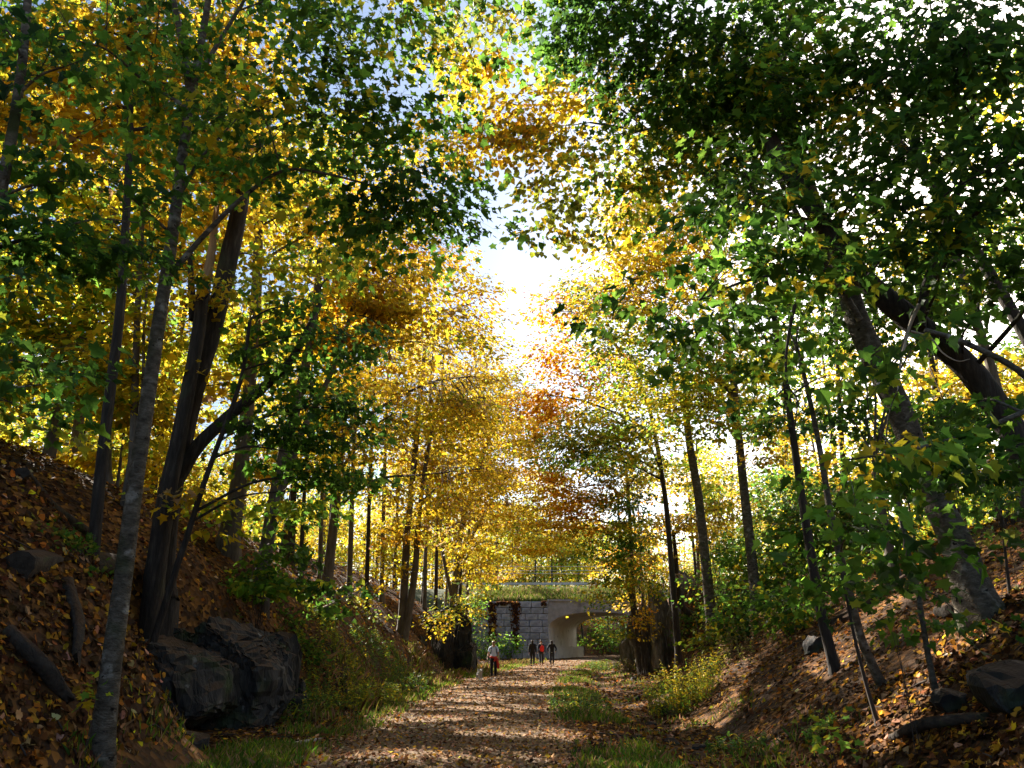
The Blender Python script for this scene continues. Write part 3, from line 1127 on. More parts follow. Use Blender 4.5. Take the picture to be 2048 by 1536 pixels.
t = Tree('maple_tree', 'thin dark stem leaning right, between the double trunk and the rock ledge', 'tree',
         pts(15.0, (345, 1160), (372, 1080), (402, 985), (432, 900), (462, 820), (486, 740), (500, 640)), .15, M_BARK, top=.45)
for b in ((560, 620, 15.5, 70, 60, 'green', 1.1), (620, 760, 15.8, 110, 60, 'green', 1.5), (680, 700, 16.0, 80, 50, 'green', 1.3), (540, 880, 15.6, 90, 45, 'green', 1.2), (640, 880, 16, 110, 50, 'green', 1.4),
          (700, 800, 16.2, 60, 35, 'green', 1.2), (590, 960, 16.0, 110, 45, 'greeny', 1.3), (690, 960, 16.2, 80, 45, 'green', 1.3)):
    t.px(*b[:6], dens=b[6], size=.125)
t.finish(limbs=10)

t = Tree('maple_tree', 'thick trunk lit at its foot, up the bank behind the leaning stem', 'tree',
         pts(22, (452, 1110), (470, 1010), (486, 900), (500, 760), (512, 600), (518, 420)), .50, M_PALEBARK, top=.5, flare=1.5)
for b in ((470, 660, 22, 110, 80, 'ygreen', 1.2), (440, 1020, 21, 80, 40, 'ygreen', 1.0), (560, 440, 22.5, 120, 100, 'yellow', 1.1), (600, 300, 23, 130, 120, 'ygreen', 1.0), (520, 890, 22.5, 100, 70, 'yellow', 1.1),
          (690, 470, 23, 120, 90, 'gold', 1.1)):
    t.px(*b[:6], dens=b[6] * 1.3, size=.15)
t.finish(limbs=9)

t = Tree('maple_tree', 'two stemmed trunk with sunlit foot above the dark rock ledge', 'tree',
         pts(21.5, (520, 1185), (534, 1090), (550, 1000), (572, 890), (600, 780), (625, 660), (640, 520)), .42, M_PALEBARK, top=.45,
         forks=[(pts(21.5, (535, 1060), (570, 960), (610, 850), (665, 740), (710, 600)), .26, .4)])
for b in ((690, 620, 22, 130, 80, 'gold', 1.4), (780, 690, 22.5, 150, 70, 'gold', 1.5), (720, 560, 22.5, 100, 70, 'amber', .7), (800, 590, 23, 120, 70, 'gold', 1.3), (620, 1010, 20.5, 70, 40, 'ygreen', 1.0),
          (560, 1120, 19.5, 85, 45, 'greeny', 1.3), (640, 1180, 19.5, 70, 38, 'greeny', 1.2), (500, 1130, 19.5, 60, 30, 'bright', 1.2)):
    t.px(*b[:6], dens=b[6] * 1.3, size=.14)
t.finish(limbs=10)

t = Tree('maple_tree', 'golden maple with long low branches reaching right over the trail from the left', 'tree',
         pts(30, (655, 1150), (668, 1040), (680, 920), (690, 780), (710, 650), (720, 560)), .40, M_PALEBARK, top=.4)
for b in ((790, 800, 29, 170, 70, 'gold', 1.6), (880, 720, 30, 130, 70, 'gold', 1.5), (900, 860, 30, 110, 80, 'yellow', 1.4), (760, 930, 29, 140, 70, 'yellow', 1.3), (840, 1000, 30, 110, 60, 'gold', 1.2),
          (900, 600, 31, 90, 90, 'gold', 1.0), (640, 850, 30, 120, 90, 'yellow', 1.2), (950, 640, 31, 60, 60, 'gold', .7), (860, 520, 31, 110, 70, 'amber', .8), (700, 380, 31, 200, 140, 'gold', 1.0)):
    t.px(*b[:6], dens=b[6] * 1.5, size=.17)
t.finish(limbs=12)

t = Tree('maple_tree', 'twin pale trunks standing sunlit at the foot of the left bank', 'tree',
         pts(37, (803, 1290), (808, 1180), (815, 1060), (828, 930), (840, 800), (850, 690)), .42, M_PALEBARK, top=.4, flare=1.3,
         forks=[(pts(36.8, (812, 1260), (830, 1140), (838, 1030), (856, 900), (880, 780)), .38, .4)])
for b in ((940, 960, 38, 100, 70, 'gold', 1.5), (880, 1060, 37, 110, 50, 'gold', 1.3), (960, 800, 39, 80, 90, 'gold', 1.3), (780, 1080, 37, 70, 60, 'yellow', 1.0), (840, 880, 38, 110, 90, 'gold', 1.1),
          (760, 1150, 36, 60, 30, 'gold', 1.0), (730, 1190, 35, 45, 20, 'yellow', 1.3), (960, 700, 39, 60, 60, 'gold', .8)):
    t.px(*b[:6], dens=b[6] * 1.5, size=.18)
t.finish(limbs=10)

t = Tree('maple_tree', 'pale maple leaning right above the second dark rock, branches arching over the trail', 'tree',
         pts(50, (905, 1225), (912, 1150), (918, 1080), (935, 1010), (960, 930), (985, 850)), .50, M_PALEBARK, top=.4,
         forks=[(pts(50, (912, 1140), (945, 1070), (985, 1000), (1020, 940)), .26, .4), (pts(50, (905, 1200), (885, 1100), (880, 1000), (890, 900)), .26, .4),
                (pts(50, (930, 1120), (960, 1085), (1010, 1090), (1060, 1110)), .16, .4)])
for b in ((1000, 1000, 50, 90, 70, 'gold', 1.4), (1030, 1090, 50, 100, 32, 'yellow', 1.5), (960, 1120, 49, 60, 34, 'yellow', 1.4), (1010, 900, 52, 80, 70, 'gold', 1.2), (930, 870, 50, 80, 70, 'gold', 1.1),
          (1040, 810, 54, 60, 50, 'amber', 1.0), (1000, 780, 53, 60, 60, 'olive', .7), (945, 1230, 47, 28, 26, 'yellow', 1.4), (960, 1170, 47, 34, 22, 'ygreen', 1.2)):
    t.px(*b[:6], dens=b[6] * 1.5, size=.2)
t.finish(limbs=10)

# slender stems massed on the left bank
for i, (px, py, Y, d, tx, lab) in enumerate((
        (600, 1170, 27, .17, 618, 'slender lit stem right of the two stemmed trunk'), (640, 1130, 31, .2, 652, 'slender stem behind the green sprig on the bank'),
        (700, 1130, 33, .24, 712, 'slender stem beside the bare curved branch'), (735, 1120, 36, .22, 748, 'slender stem half way along the left bank crest'),
        (765, 1110, 40, .24, 775, 'slender stem just left of the twin pale trunks'), (850, 1170, 47, .24, 858, 'slender stem just right of the twin pale trunks'),
        (872, 1180, 52, .28, 880, 'slender stem above the second dark rock'), (935, 1190, 57, .26, 945, 'slender stem nearest the wall of the bridge'),
        (215, 1000, 19, .16, 222, 'thin stem on the skyline of the left bank'), (582, 1100, 30, .3, 600, 'stout stem on the crest behind the rock ledge'))):
    t = Tree('young_maple', lab, 'tree', pts(Y, (px, py), (px + (tx - px) * .4, py - 160), (tx, py - 330), (tx + 8, py - 480)), d, M_PALEBARK if i % 3 else M_BARK, top=.35,
             group='slender maples on the left bank')
    for k in range(4):
        t.px(tx + rng.normal(0, 45), py - 250 - 80 * k + rng.normal(0, 20), Y + rng.normal(0, 1), 70, 45, ['yellow', 'gold', 'ygreen'][int(rng.integers(3))], dens=1.0, size=.17)
    t.finish(limbs=4, parts=False)

# ---- right side
t = Tree('maple_tree', 'thick mottled maple trunk rooted on the leafy right slope', 'tree',
         pts(12.0, (1990, 1285), (1950, 1190), (1915, 1090), (1870, 990), (1830, 900), (1790, 800), (1745, 710), (1712, 630), (1690, 560), (1650, 470), (1610, 360), (1575, 220), (1545, 90)),
         .46, M_GREYBARK, top=.5, flare=1.45, rough=.09, sides=22,
         forks=[(pts(11.6, (1720, 640), (1600, 440), (1500, 260), (1380, 240), (1270, 265, 11.8)), .11),
                (pts(11.8, (1600, 340), (1700, 250), (1850, 130), (1980, 60)), .12),
                (pts(11.4, (1660, 500), (1560, 440), (1450, 420), (1330, 440, 11)), .08)])
for b in ((1560, 120, 10.5, 200, 130, 'greeny', 1.4), (1350, 130, 11.0, 190, 120, 'green', 1.5), (1700, 260, 10.4, 210, 130, 'greeny', 1.2), (1480, 290, 11.2, 170, 110, 'green', 1.0), (1230, 40, 11.0, 150, 70, 'green', 1.3),
          (1800, 130, 10, 180, 130, 'green', 1.3), (1600, -120, 10, 420, 130, 'green', 1.3), (1200, -100, 10.5, 250, 110, 'green', 1.1), (1600, 420, 10, 220, 90, 'greeny', 1.2), (1100, 30, 11, 110, 70, 'green', .9),
          (1420, 200, 13, 170, 100, 'olive', 1.0)):
    t.px(*b[:6], dens=b[6] * 1.12, size=.11)
t.finish(limbs=14, singles=300)

t = Tree('maple_tree', 'dark trunk leaning steeply left across the right edge', 'tree',
         pts(10.6, (2190, 1080), (2110, 1000), (2048, 905), (1985, 800), (1930, 730), (1860, 670), (1790, 615), (1730, 560), (1670, 480), (1600, 380), (1540, 280)), .46, M_BARK, top=.5, sides=20, rough=.09,
         forks=[(pts(10.4, (1840, 655), (1855, 560), (1900, 440), (1940, 300)), .16), (pts(10, (1730, 560), (1640, 540), (1500, 560), (1400, 600, 8.5)), .08)])
for b in ((1900, 350, 9.0, 200, 130, 'green', 1.4), (1980, 540, 8.6, 130, 90, 'green', 1.2), (1750, 470, 8.8, 200, 70, 'greeny', 1.0), (1530, 490, 8.0, 160, 70, 'greeny', 1.35), (1400, 570, 8.0, 110, 60, 'green', 1.1),
          (1300, 590, 8.2, 70, 50, 'green', .9), (1400, 680, 8.4, 60, 50, 'green', .9), (1500, 400, 7.2, 110, 40, 'green', 1.2), (1950, 180, 8.6, 150, 120, 'green', 1.3), (1840, 590, 9.6, 100, 40, 'bright', .4),
          (2000, 60, 8.4, 160, 100, 'green', 1.3), (2150, 400, 8, 150, 250, 'green', 1.2)):
    t.px(*b[:6], dens=b[6] * .95, size=.115)
t.finish(limbs=14, singles=300)

t = Tree('maple_tree', 'small bright green maple with big near leaves hanging over the right slope', 'tree',
         pts(6.4, (2420, 1500), (2330, 1200), (2200, 930), (2060, 760), (1940, 690), (1850, 660)), .11, M_GREYBARK, top=.4,
         forks=[(pts(6.3, (2100, 800), (1960, 860), (1820, 900), (1690, 920, 6.0)), .05)])
for b in ((1720, 770, 6.2, 70, 45, 'bright', .6), (1800, 710, 6.2, 60, 40, 'bright', .4), (1700, 900, 6.0, 80, 60, 'bright', .8), (1800, 890, 6.3, 110, 70, 'greeny', 1.0), (1880, 970, 6.5, 110, 70, 'green', 1.0),
          (1760, 990, 6.2, 90, 60, 'greeny', 1.2), (1660, 985, 5.8, 35, 30, 'bright', 1.1), (1990, 880, 6.6, 80, 90, 'green', 1.2), (1950, 1000, 6.6, 80, 60, 'green', 1.1), (1820, 1030, 6.4, 70, 40, 'green', 1.2)):
    t.px(*b[:6], dens=b[6] * .6, size=.10, per=24)
t.finish(limbs=10, singles=300)

for (pl, Y, d, bark, lab, blobs) in (
        ([(1662, 1310), (1640, 1215), (1622, 1110), (1606, 1010), (1590, 900), (1570, 760), (1545, 620), (1510, 470)], 15, .19, M_BARK, 'thin dark maple leaning left beside a black boulder on the right slope',
         ((1560, 700, 15.5, 70, 50, 'greeny', 1.0), (1480, 760, 16, 80, 45, 'green', 1.0), (1540, 560, 15.5, 100, 60, 'ygreen', 1.0), (1450, 640, 16, 70, 50, 'green', 1.0), (1550, 860, 15, 60, 40, 'green', .9), (1640, 640, 15.5, 80, 60, 'green', 1.0))),
        ([(1758, 1358), (1722, 1275), (1700, 1190), (1676, 1095), (1660, 1020), (1640, 900), (1615, 780), (1592, 690)], 12.6, .15, M_GREYBARK, 'thin grey maple leaning left with a pale foot on the right slope',
         ((1600, 760, 12.8, 60, 50, 'greeny', 1.0), (1640, 660, 12.8, 80, 50, 'greeny', 1.0), (1700, 1060, 12.0, 50, 30, 'green', 1.0), (1560, 640, 13.2, 60, 40, 'bright', .9))),
        ([(1748, 1422), (1726, 1345), (1708, 1270), (1694, 1200), (1678, 1130)], 11.2, .06, M_TWIG, 'very thin dark sapling in front of the thin grey maple', ((1690, 1200, 11, 40, 20, 'greeny', .8), (1650, 1120, 11.2, 50, 30, 'green', .9))),
        ([(1872, 1392), (1858, 1320), (1846, 1250), (1832, 1160), (1812, 1080), (1790, 990)], 10.8, .085, M_GREYBARK, 'thin crooked sapling with a bare lower stem, left of the mottled trunk', ((1880, 1215, 10.2, 70, 14, 'greeny', 1.3), (1830, 1070, 10.6, 60, 40, 'green', 1.0))),
        ([(2035, 1270), (2020, 1190), (2010, 1100), (2000, 1000)], 12.5, .07, M_TWIG, 'thin sapling just right of the mottled trunk', ((1985, 1120, 12.4, 60, 40, 'olive', .9), (2010, 960, 12.4, 60, 50, 'green', 1.0))),
        ([(1792, 1165), (1776, 1085), (1762, 1010), (1748, 920)], 19.5, .30, M_PALEBARK, 'sunlit trunk high on the right slope behind the saplings', ((1730, 830, 20, 100, 60, 'green', 1.1), (1800, 640, 20, 140, 80, 'green', .8))),
        ([(1825, 1160), (1812, 1090), (1800, 1020), (1780, 900)], 18.5, .16, M_PALEBARK, 'slim sunlit trunk just right of the one high on the slope', ((1840, 960, 19, 90, 50, 'green', 1.1), (1900, 830, 19, 90, 50, 'green', .8)))):
    t = Tree('maple_tree' if d > .12 else 'maple_sapling', lab, 'tree' if d > .12 else 'sapling', pts(Y, *pl), d, bark, top=.42, sides=10, flare=1.3)
    for b in blobs:
        t.px(*b[:6], dens=b[6], size=.125)
    t.finish(limbs=5, parts=d > .12)

t = Tree('maple_tree', 'olive and yellow maple arching thin leaves over the open sky gap', 'tree',
         pts(15, (2260, 1100), (2100, 760), (1900, 420), (1760, 250), (1620, 215), (1500, 235), (1400, 262), (1300, 262), (1180, 245)), .34, M_BARK, top=.12,
         forks=[(pts(14.8, (1400, 262), (1340, 320), (1290, 270), (1230, 330, 15)), .06), (pts(15, (1300, 262), (1230, 210), (1160, 160), (1090, 150)), .05),
                (pts(15, (1520, 235), (1420, 330), (1290, 360), (1230, 400)), .07)])
for b in ((1150, 230, 15, 170, 50, 'gold', .85), (1050, 210, 15.2, 110, 70, 'gold', .7), (1200, 330, 15, 160, 75, 'olive', .85), (1080, 320, 15.3, 90, 90, 'olive', .75), (1120, 420, 15.4, 110, 50, 'olive', .7),
          (1280, 420, 15, 90, 60, 'mixed', 1.0), (1300, 180, 14.6, 150, 70, 'mixed', 1.1), (980, 240, 15.6, 80, 80, 'gold', .7), (1060, 470, 15.5, 50, 20, 'olive', .6), (1400, 340, 14.8, 130, 90, 'mixed', 1.2), (1020, 110, 15.5, 90, 60, 'olive', .5), (925, 130, 15.8, 80, 90, 'gold', .8), (960, 40, 15.6, 80, 60, 'olive', .7), (900, 300, 16.2, 70, 90, 'gold', .7)):
    t.px(*b[:6], dens=b[6], size=.115, per=28)
t.finish(limbs=12)

t = Tree('maple_tree', 'large golden maple above the right rock face, top left of its crown against white sky', 'tree',
         pts(27, (1500, 1085), (1488, 980), (1475, 850), (1462, 720), (1440, 590), (1400, 470)), .36, M_GREYBARK, top=.5, flare=1.3,
         forks=[(pts(27, (1470, 800), (1400, 700), (1330, 640), (1260, 600)), .15)])
for b in ((1300, 470, 27, 110, 80, 'gold', 1.7), (1240, 560, 27, 80, 80, 'gold', 1.4), (1340, 600, 27, 120, 90, 'yellow', 1.5), (1230, 660, 27, 90, 70, 'olive', 1.5), (1330, 740, 27, 150, 80, 'ygreen', 1.6),
          (1450, 730, 27, 110, 80, 'yellow', 1.3), (1260, 380, 28, 80, 60, 'gold', 1.0), (1420, 500, 27, 120, 90, 'gold', 1.1), (1500, 830, 26, 100, 50, 'gold', 1.0), (1560, 900, 25, 70, 40, 'gold', .9), (1380, 830, 27, 110, 45, 'ygreen', 1.3)):
    t.px(*b[:6], dens=b[6] * 1.4, size=.16)
t.finish(limbs=14)

t = Tree('maple_tree', 'orange maple on the right bank reaching over the trail with bare upper twigs', 'tree',
         pts(34, (1335, 1040), (1325, 960), (1312, 880), (1290, 790), (1240, 700), (1170, 640)), .30, M_BARK, top=.35,
         forks=[(pts(34, (1310, 870), (1240, 830), (1160, 800), (1090, 790)), .14)])
for b in ((1120, 620, 34, 70, 40, 'orange', 1.1), (1110, 700, 34, 70, 45, 'orange', 1.2), (1180, 600, 33, 70, 50, 'olive', 1.3), (1080, 810, 35, 55, 45, 'orange', 1.4), (1200, 740, 33, 80, 50, 'amber', 1.2),
          (1130, 780, 34, 60, 30, 'orange', .8), (1180, 870, 33, 90, 45, 'olive', 1.4), (1260, 830, 33, 110, 60, 'ygreen', 1.4), (1150, 910, 34, 70, 35, 'greeny', 1.2), (1280, 900, 32, 80, 40, 'ygreen', 1.1)):
    t.px(*b[:6], dens=b[6] * 1.8, size=.18)
t.finish(limbs=10)

t = Tree('maple_tree', 'pale grey trunk with a bare side branch above the right rock face', 'tree',
         pts(30, (1400, 1020), (1390, 950), (1378, 880), (1368, 790)), .42, M_GREYBARK, top=.6, flare=1.2)
for b in ((1420, 800, 30, 90, 50, 'ygreen', 1.0), (1500, 770, 30, 80, 60, 'greeny', .9), (1320, 780, 30, 60, 40, 'yellow', 1.0)):
    t.px(*b[:6], dens=b[6] * 1.5, size=.16)
t.finish(limbs=5)

t = Tree('maple_tree', 'orange leaved maple drooping low over the trail in front of the bridge', 'tree',
         pts(46, (1262, 1090), (1258, 1010), (1250, 930), (1225, 880), (1190, 860)), .32, M_BARK, top=.4,
         forks=[(pts(46, (1256, 1000), (1210, 970), (1150, 975), (1090, 960)), .12)])
for b in ((1095, 955, 46, 55, 28, 'orange', 1.6), (1140, 1010, 46, 60, 26, 'orange', 1.3), (1190, 1000, 45, 45, 22, 'orange', 1.2), (1130, 1040, 46, 50, 20, 'amber', 1.3), (1240, 960, 45, 70, 45, 'olive', 1.2),
          (1200, 920, 46, 70, 35, 'greeny', 1.0), (1300, 930, 44, 60, 50, 'mixed', 1.0), (1260, 1020, 44, 70, 35, 'greeny', 1.3), (1120, 870, 47, 50, 35, 'greeny', .9), (1070, 880, 48, 50, 50, 'gold', 1.2), (1160, 1090, 47, 50, 26, 'yellow', 1.3), (1090, 1060, 48, 60, 40, 'gold', 1.3), (1190, 830, 44, 60, 40, 'olive', 1.0), (1230, 880, 44, 50, 40, 'ygreen', 1.0), (1100, 1000, 47, 60, 40, 'gold', 1.4), (1180, 1040, 46, 50, 30, 'orange', 1.3), (1200, 980, 46, 60, 40, 'amber', 1.2), (1140, 930, 47, 60, 35, 'orange', 1.2), (1090, 840, 48, 50, 40, 'amber', 1.2), (1260, 1060, 45, 60, 35, 'ygreen', 1.2)):
    t.px(*b[:6], dens=b[6] * 1.5, size=.2)
t.finish(limbs=9)

t = Tree('maple_tree', 'curved dark stem growing out of the right rock face under a golden spray', 'tree',
         pts(41, (1388, 1232), (1366, 1215), (1354, 1170), (1352, 1120), (1346, 1060)), .34, M_BARK, top=.5, flare=1.1)
for b in ((1400, 1040, 39, 75, 28, 'gold', 1.8), (1340, 1070, 40, 60, 26, 'gold', 1.7), (1450, 1010, 39, 50, 22, 'gold', 1.5), (1320, 1110, 40, 30, 22, 'gold', 1.4)):
    t.px(*b[:6], dens=b[6], size=.17)
t.finish(limbs=5)

t = Tree('maple_tree', 'green and yellow tree covering the edge of the right rock face beside the arch', 'tree',
         pts(47, (1262, 1200), (1250, 1130), (1240, 1060), (1235, 1000)), .24, M_BARK, top=.5)
for b in ((1215, 1090, 47, 55, 50, 'greeny', 1.7), (1260, 1130, 46, 45, 50, 'greeny', 1.7), (1215, 1180, 46, 30, 45, 'mixed', 1.5), (1240, 1235, 45, 26, 40, 'mixed', 1.4), (1280, 1080, 45, 40, 45, 'bank', 1.6), (1190, 1190, 47, 40, 14, 'ygreen', 1.3),
          (1160, 1210, 48, 30, 10, 'ygreen', 1.0), (1280, 1200, 44, 26, 26, 'yellow', 1.2)):
    t.px(*b[:6], dens=b[6], size=.18)
t.finish(limbs=8)

# ---- trees standing in the background: placed on the plan of the place
HUE = {'yellow': 'yellow', 'gold': 'golden', 'ygreen': 'yellow green', 'mixed': 'green and gold', 'green': 'green', 'greeny': 'green', 'olive': 'olive', 'amber': 'amber'}


def bg_tree(x, y, h, cr, pal, label, group, bark=None, d=.34, dens=1.0, low=.35, size=.22):
    bark = bark or (M_PALEBARK if rng.uniform() < .6 else M_BARK)
    if label.endswith('*'):
        a, c = HUE[pal[0]], HUE[pal[1]]
        tone = a if a == c else a + ' and ' + c
        if tone.count(' and ') > 1:
            tone = c
        far = ('nearest' if y < 22 else 'nearer middle' if y < 36 else 'farther middle' if y < 52 else 'farthest') if y < BY else ('just behind the guardrail' if y < 110 else 'well beyond the road')
        where = label[:-1].replace('@', far)
        label = ('tall ' if h > (14.5 if h > 9 else 4.6) else 'low ') + tone + ' maple with ' + ('pale' if bark is M_PALEBARK else 'dark') + ' trunk ' + where
    z = float(H(x, y))
    if abs(x) < 65 and BY < y < BY + 11.6:
        z = 7
    lx, ly = rng.normal(0, .05 * h, 2)
    T = [(x, y, z - .2), (x + lx * .2, y + ly * .2, z + h * .35), (x + lx * .6, y + ly * .6, z + h * .7), (x + lx, y + ly, z + h * .95)]
    t = Tree('maple_tree', label, 'tree', T, d, bark or (M_PALEBARK if rng.uniform() < .6 else M_BARK), group=group, top=.3, sides=8)
    for k in range(6):
        a = rng.uniform(0, 6.28)
        zz = z + h * rng.uniform(low, 1.0)
        q = cr * rng.uniform(.1, .75)
        r_ = cr * rng.uniform(.4, .65)
        t.blob((x + lx * .7 + q * math.cos(a), y + q * math.sin(a), zz), (r_, r_, r_ * .6), pal if isinstance(pal, str) else pal[k % len(pal)], dens=dens, size=size, per=30)
    t.finish(limbs=6, parts=False)
    return t


GL = 'yellow maples massed on the left bank top'
for (x, y) in ((-15, 14), (-19, 19), (-14.5, 24), (-20, 28), (-15, 33), (-22, 38), (-13, 42), (-17, 49), (-12, 55), (-20, 58), (-14, 66), (-22, 72), (-30, 48), (-30, 30), (-28, 16), (-18, 8), (-11.5, 20), (-12.5, 29), (-11.5, 36), (-10.5, 48), (-17, 17), (-18, 24), (-19, 43), (-26, 22), (-26, 36), (-27, 62), (-33, 70), (-36, 40)):
    bg_tree(x + rng.normal(0, .6), y, rng.uniform(10, 13) if y < 40 and x > -21 else rng.uniform(12, 16), 4.2, [['yellow', 'ygreen', 'yellow'], ['ygreen', 'yellow', 'bright'], ['gold', 'yellow', 'ygreen']][int(rng.integers(3))],
            'on the @ left bank top*', GL, dens=.55 if x < -17 else .8, low=.32 if x > -25 else .08)
GR = 'maples thinly spread on the right bank top'
for (x, y) in ((15, 16), (19, 22), (15.5, 28), (21, 33), (17, 39), (24, 44), (18, 52), (24, 60), (19, 68), (27, 74), (12.5, 9), (20, 12), (14, 21), (14, 34), (26, 28), (30, 38), (29, 50), (16, 47), (33, 60)):
    bg_tree(x + rng.normal(0, .6), y, rng.uniform(12, 16), 3.6, [['green', 'greeny', 'ygreen'], ['mixed', 'gold', 'greeny'], ['yellow', 'gold', 'mixed']][int(rng.integers(3))],
            'on the @ right bank top*', GR, dens=.85, low=.3, size=.2)
GB = 'autumn trees beyond the road bridge'
for (x, y) in ((-8, 101), (-2, 104), (3.0, 108), (-13, 106), (32, 104), (26, 112), (36, 118), (2, 118), (-6, 116), (10, 126), (24, 132), (34, 140), (44, 128), (50, 145), (14, 142), (-16, 122), (-24, 104), (44, 106), (5, 102), (9, 106), (0, 112), (6, 112), (13, 112), (20, 106), (17, 120), (-10, 113), (28, 122)):
    bg_tree(x, y, rng.uniform(13, 18), 4.6, [['yellow', 'gold', 'ygreen'], ['greeny', 'ygreen', 'olive'], ['gold', 'olive', 'yellow']][int(rng.integers(3))],
            '@*', GB, dens=1.45, low=.10, size=.32)



GM = 'slim golden trees before the bridge embankment'
for (x, y, h, lab) in ((-6.5, 60, 15, 'golden tree behind the dark left rock face'), (-9.5, 66, 16, 'tall golden tree on the left between rock face and road'), (-6.0, 73, 15, 'pale twiggy golden tree beside the left end of the block wall'),
                       (-11.5, 79, 13, 'slim golden tree standing left of the block wall'), (14, 62, 14, 'golden green tree behind the pale rock face'), (17, 72, 15, 'tall mixed tree on the right before the road'), (12.5, 55, 13, 'mixed tree just behind the pale rock face'), (10.5, 67, 15, 'golden tree leaning over the trail just right of the arch'), (9.2, 58, 13, 'orange tree at the right trail edge behind the pale rock face'), (-3.6, 57, 15, 'golden tree at the left trail edge behind the dark rock face')):
    bg_tree(x, y, h, 3.4, ['gold', 'yellow', 'gold'] if x < 0 else (['orange', 'gold', 'amber'] if y == 58 else ['mixed', 'gold', 'ygreen']), lab, GM, dens=1.3, low=.2, size=.22, d=.3)

GU = 'young yellow maples along the left crest'
for i, (x, y) in enumerate(((-10.5, 21), (-12.5, 18), (-11, 26), (-13, 31), (-10.5, 34), (-12, 39), (-10, 44), (-11.5, 52), (-9.5, 57), (-15, 22), (-16, 29), (-15, 36), (-14, 46), (-18, 33), (-13.5, 15), (-17, 18), (-19, 25), (-21, 40), (-15, 58), (-17, 30), (-20, 36), (-22, 45), (-18, 47), (-24, 30), (-24, 52), (-17, 53), (-20, 60), (-27, 40), (-14, 40), (-14, 62), (-28, 56))):
    bg_tree(x, y, rng.uniform(3.8, 5.4) + max(0, -x - 15) * .22, 2.0 + max(0, -x - 15) * .07, [['yellow', 'ygreen', 'gold'], ['ygreen', 'ygreen', 'yellow'], ['gold', 'yellow', 'ygreen']][i % 3], 'along the @ left crest*', GU, bark=M_BARK if rng.uniform() < .5 else M_PALEBARK, dens=1.2, low=.15, size=.17, d=.10)
GV = 'young maples along the right crest'
for i, (x, y) in enumerate(((15, 30), (17, 36), (14.5, 42), (18, 48), (16, 54), (20, 40), (14, 24), (18, 28), (22, 52), (17, 62), (20, 46), (24, 36), (15, 50), (19, 57), (25, 58), (23, 66), (28, 46), (13.5, 64), (17, 69), (21, 31))):
    bg_tree(x, y, rng.uniform(4.0, 6.5), 2.3, [['greeny', 'ygreen', 'gold'], ['ygreen', 'yellow', 'greeny'], ['gold', 'greeny', 'ygreen']][i % 3], 'along the @ right crest*', GV, dens=1.1, low=.12, size=.17, d=.10)


# the far woods that close the view behind both banks and beyond the road
def far_woods(name, line, h0, h1, n, pals, thick):
    line = np.array(line, float)
    sl_ = np.linalg.norm(np.diff(line, axis=0), axis=1)
    cum = np.concatenate([[0], np.cumsum(sl_)])
    q = rng.uniform(0, cum[-1], n)
    x, y = np.interp(q, cum, line[:, 0]), np.interp(q, cum, line[:, 1])
    ph = vnoise(x * 1.0, y * 1.0, .16, 90)
    x = x + rng.normal(0, thick, n)
    y = y + rng.normal(0, thick, n)
    top = h1 * (1 + .28 * vnoise(q, q * 0, .35, 91) + .15 * vnoise(q, q * 0, 1.1, 92))
    z = H(x, y) + h0 + (top - h0) * rng.uniform(0, 1, n) ** .9
    lump = vnoise(q, z * 1.3, .55, 93) + .5 * vnoise(q, z, 1.4, 94)
    keep = lump > -.55
    pos = np.stack([x, y, z], -1)[keep]
    ph = ph[keep]
    m = len(pos)
    tip = unit(rng.normal(0, 1, (m, 3)) + [0, 0, -.3])
    nrm = unit(rng.normal(0, .6, (m, 3)) + [0, 0, 1])
    k = np.clip(((ph + .5) * len(pals)).astype(int), 0, len(pals) - 1)
    col = np.zeros((m, 3))
    for i_, p_ in enumerate(pals):
        w = k == i_
        col[w] = pick_cols(p_, int(w.sum()))
    g = Geo()
    put_leaves(g, LEAF_TINY, pos, tip, nrm, rng.uniform(.3, .62, m), jitter(col), 0, .1)
    link(name, g.mesh(name, smooth=False), M_LEAF, kind='stuff')
    g = Geo()
    for s_ in np.arange(0, cum[-1], 2.6):
        a_, b_ = np.interp(s_, cum, line[:, 0]) + rng.normal(0, thick), np.interp(s_, cum, line[:, 1]) + rng.normal(0, thick)
        zz = float(H(a_, b_))
        tube(g, np.array([[a_, b_, zz - .5], [a_ + rng.normal(0, .3), b_, zz + h1 * .5], [a_ + rng.normal(0, .8), b_, zz + h1]]), [.2, .15, .05], 6, cap=False)
    link('far_woods_trunks', g.mesh('far_woods_trunks'), M_BARK, kind='stuff')


far_woods('far_woods', [(-34, -2), (-38, 20), (-40, 45), (-40, 70), (-36, 92), (-30, 112), (-18, 130), (0, 140), (14, 146)], .2, 11, 42000, ['yellow', 'ygreen', 'gold', 'yellow', 'mixed'], 2.6)
far_woods('far_woods', [(-30, 122), (-8, 134), (10, 150), (36, 152), (62, 150), (72, 128)], .2, 16, 22000, ['gold', 'ygreen', 'olive', 'yellow'], 3.0)
far_woods('far_woods', [(34, 8), (40, 24), (44, 50), (46, 76), (52, 100), (66, 122)], .2, 9, 26000, ['greeny', 'ygreen', 'mixed', 'greeny', 'gold'], 2.4)

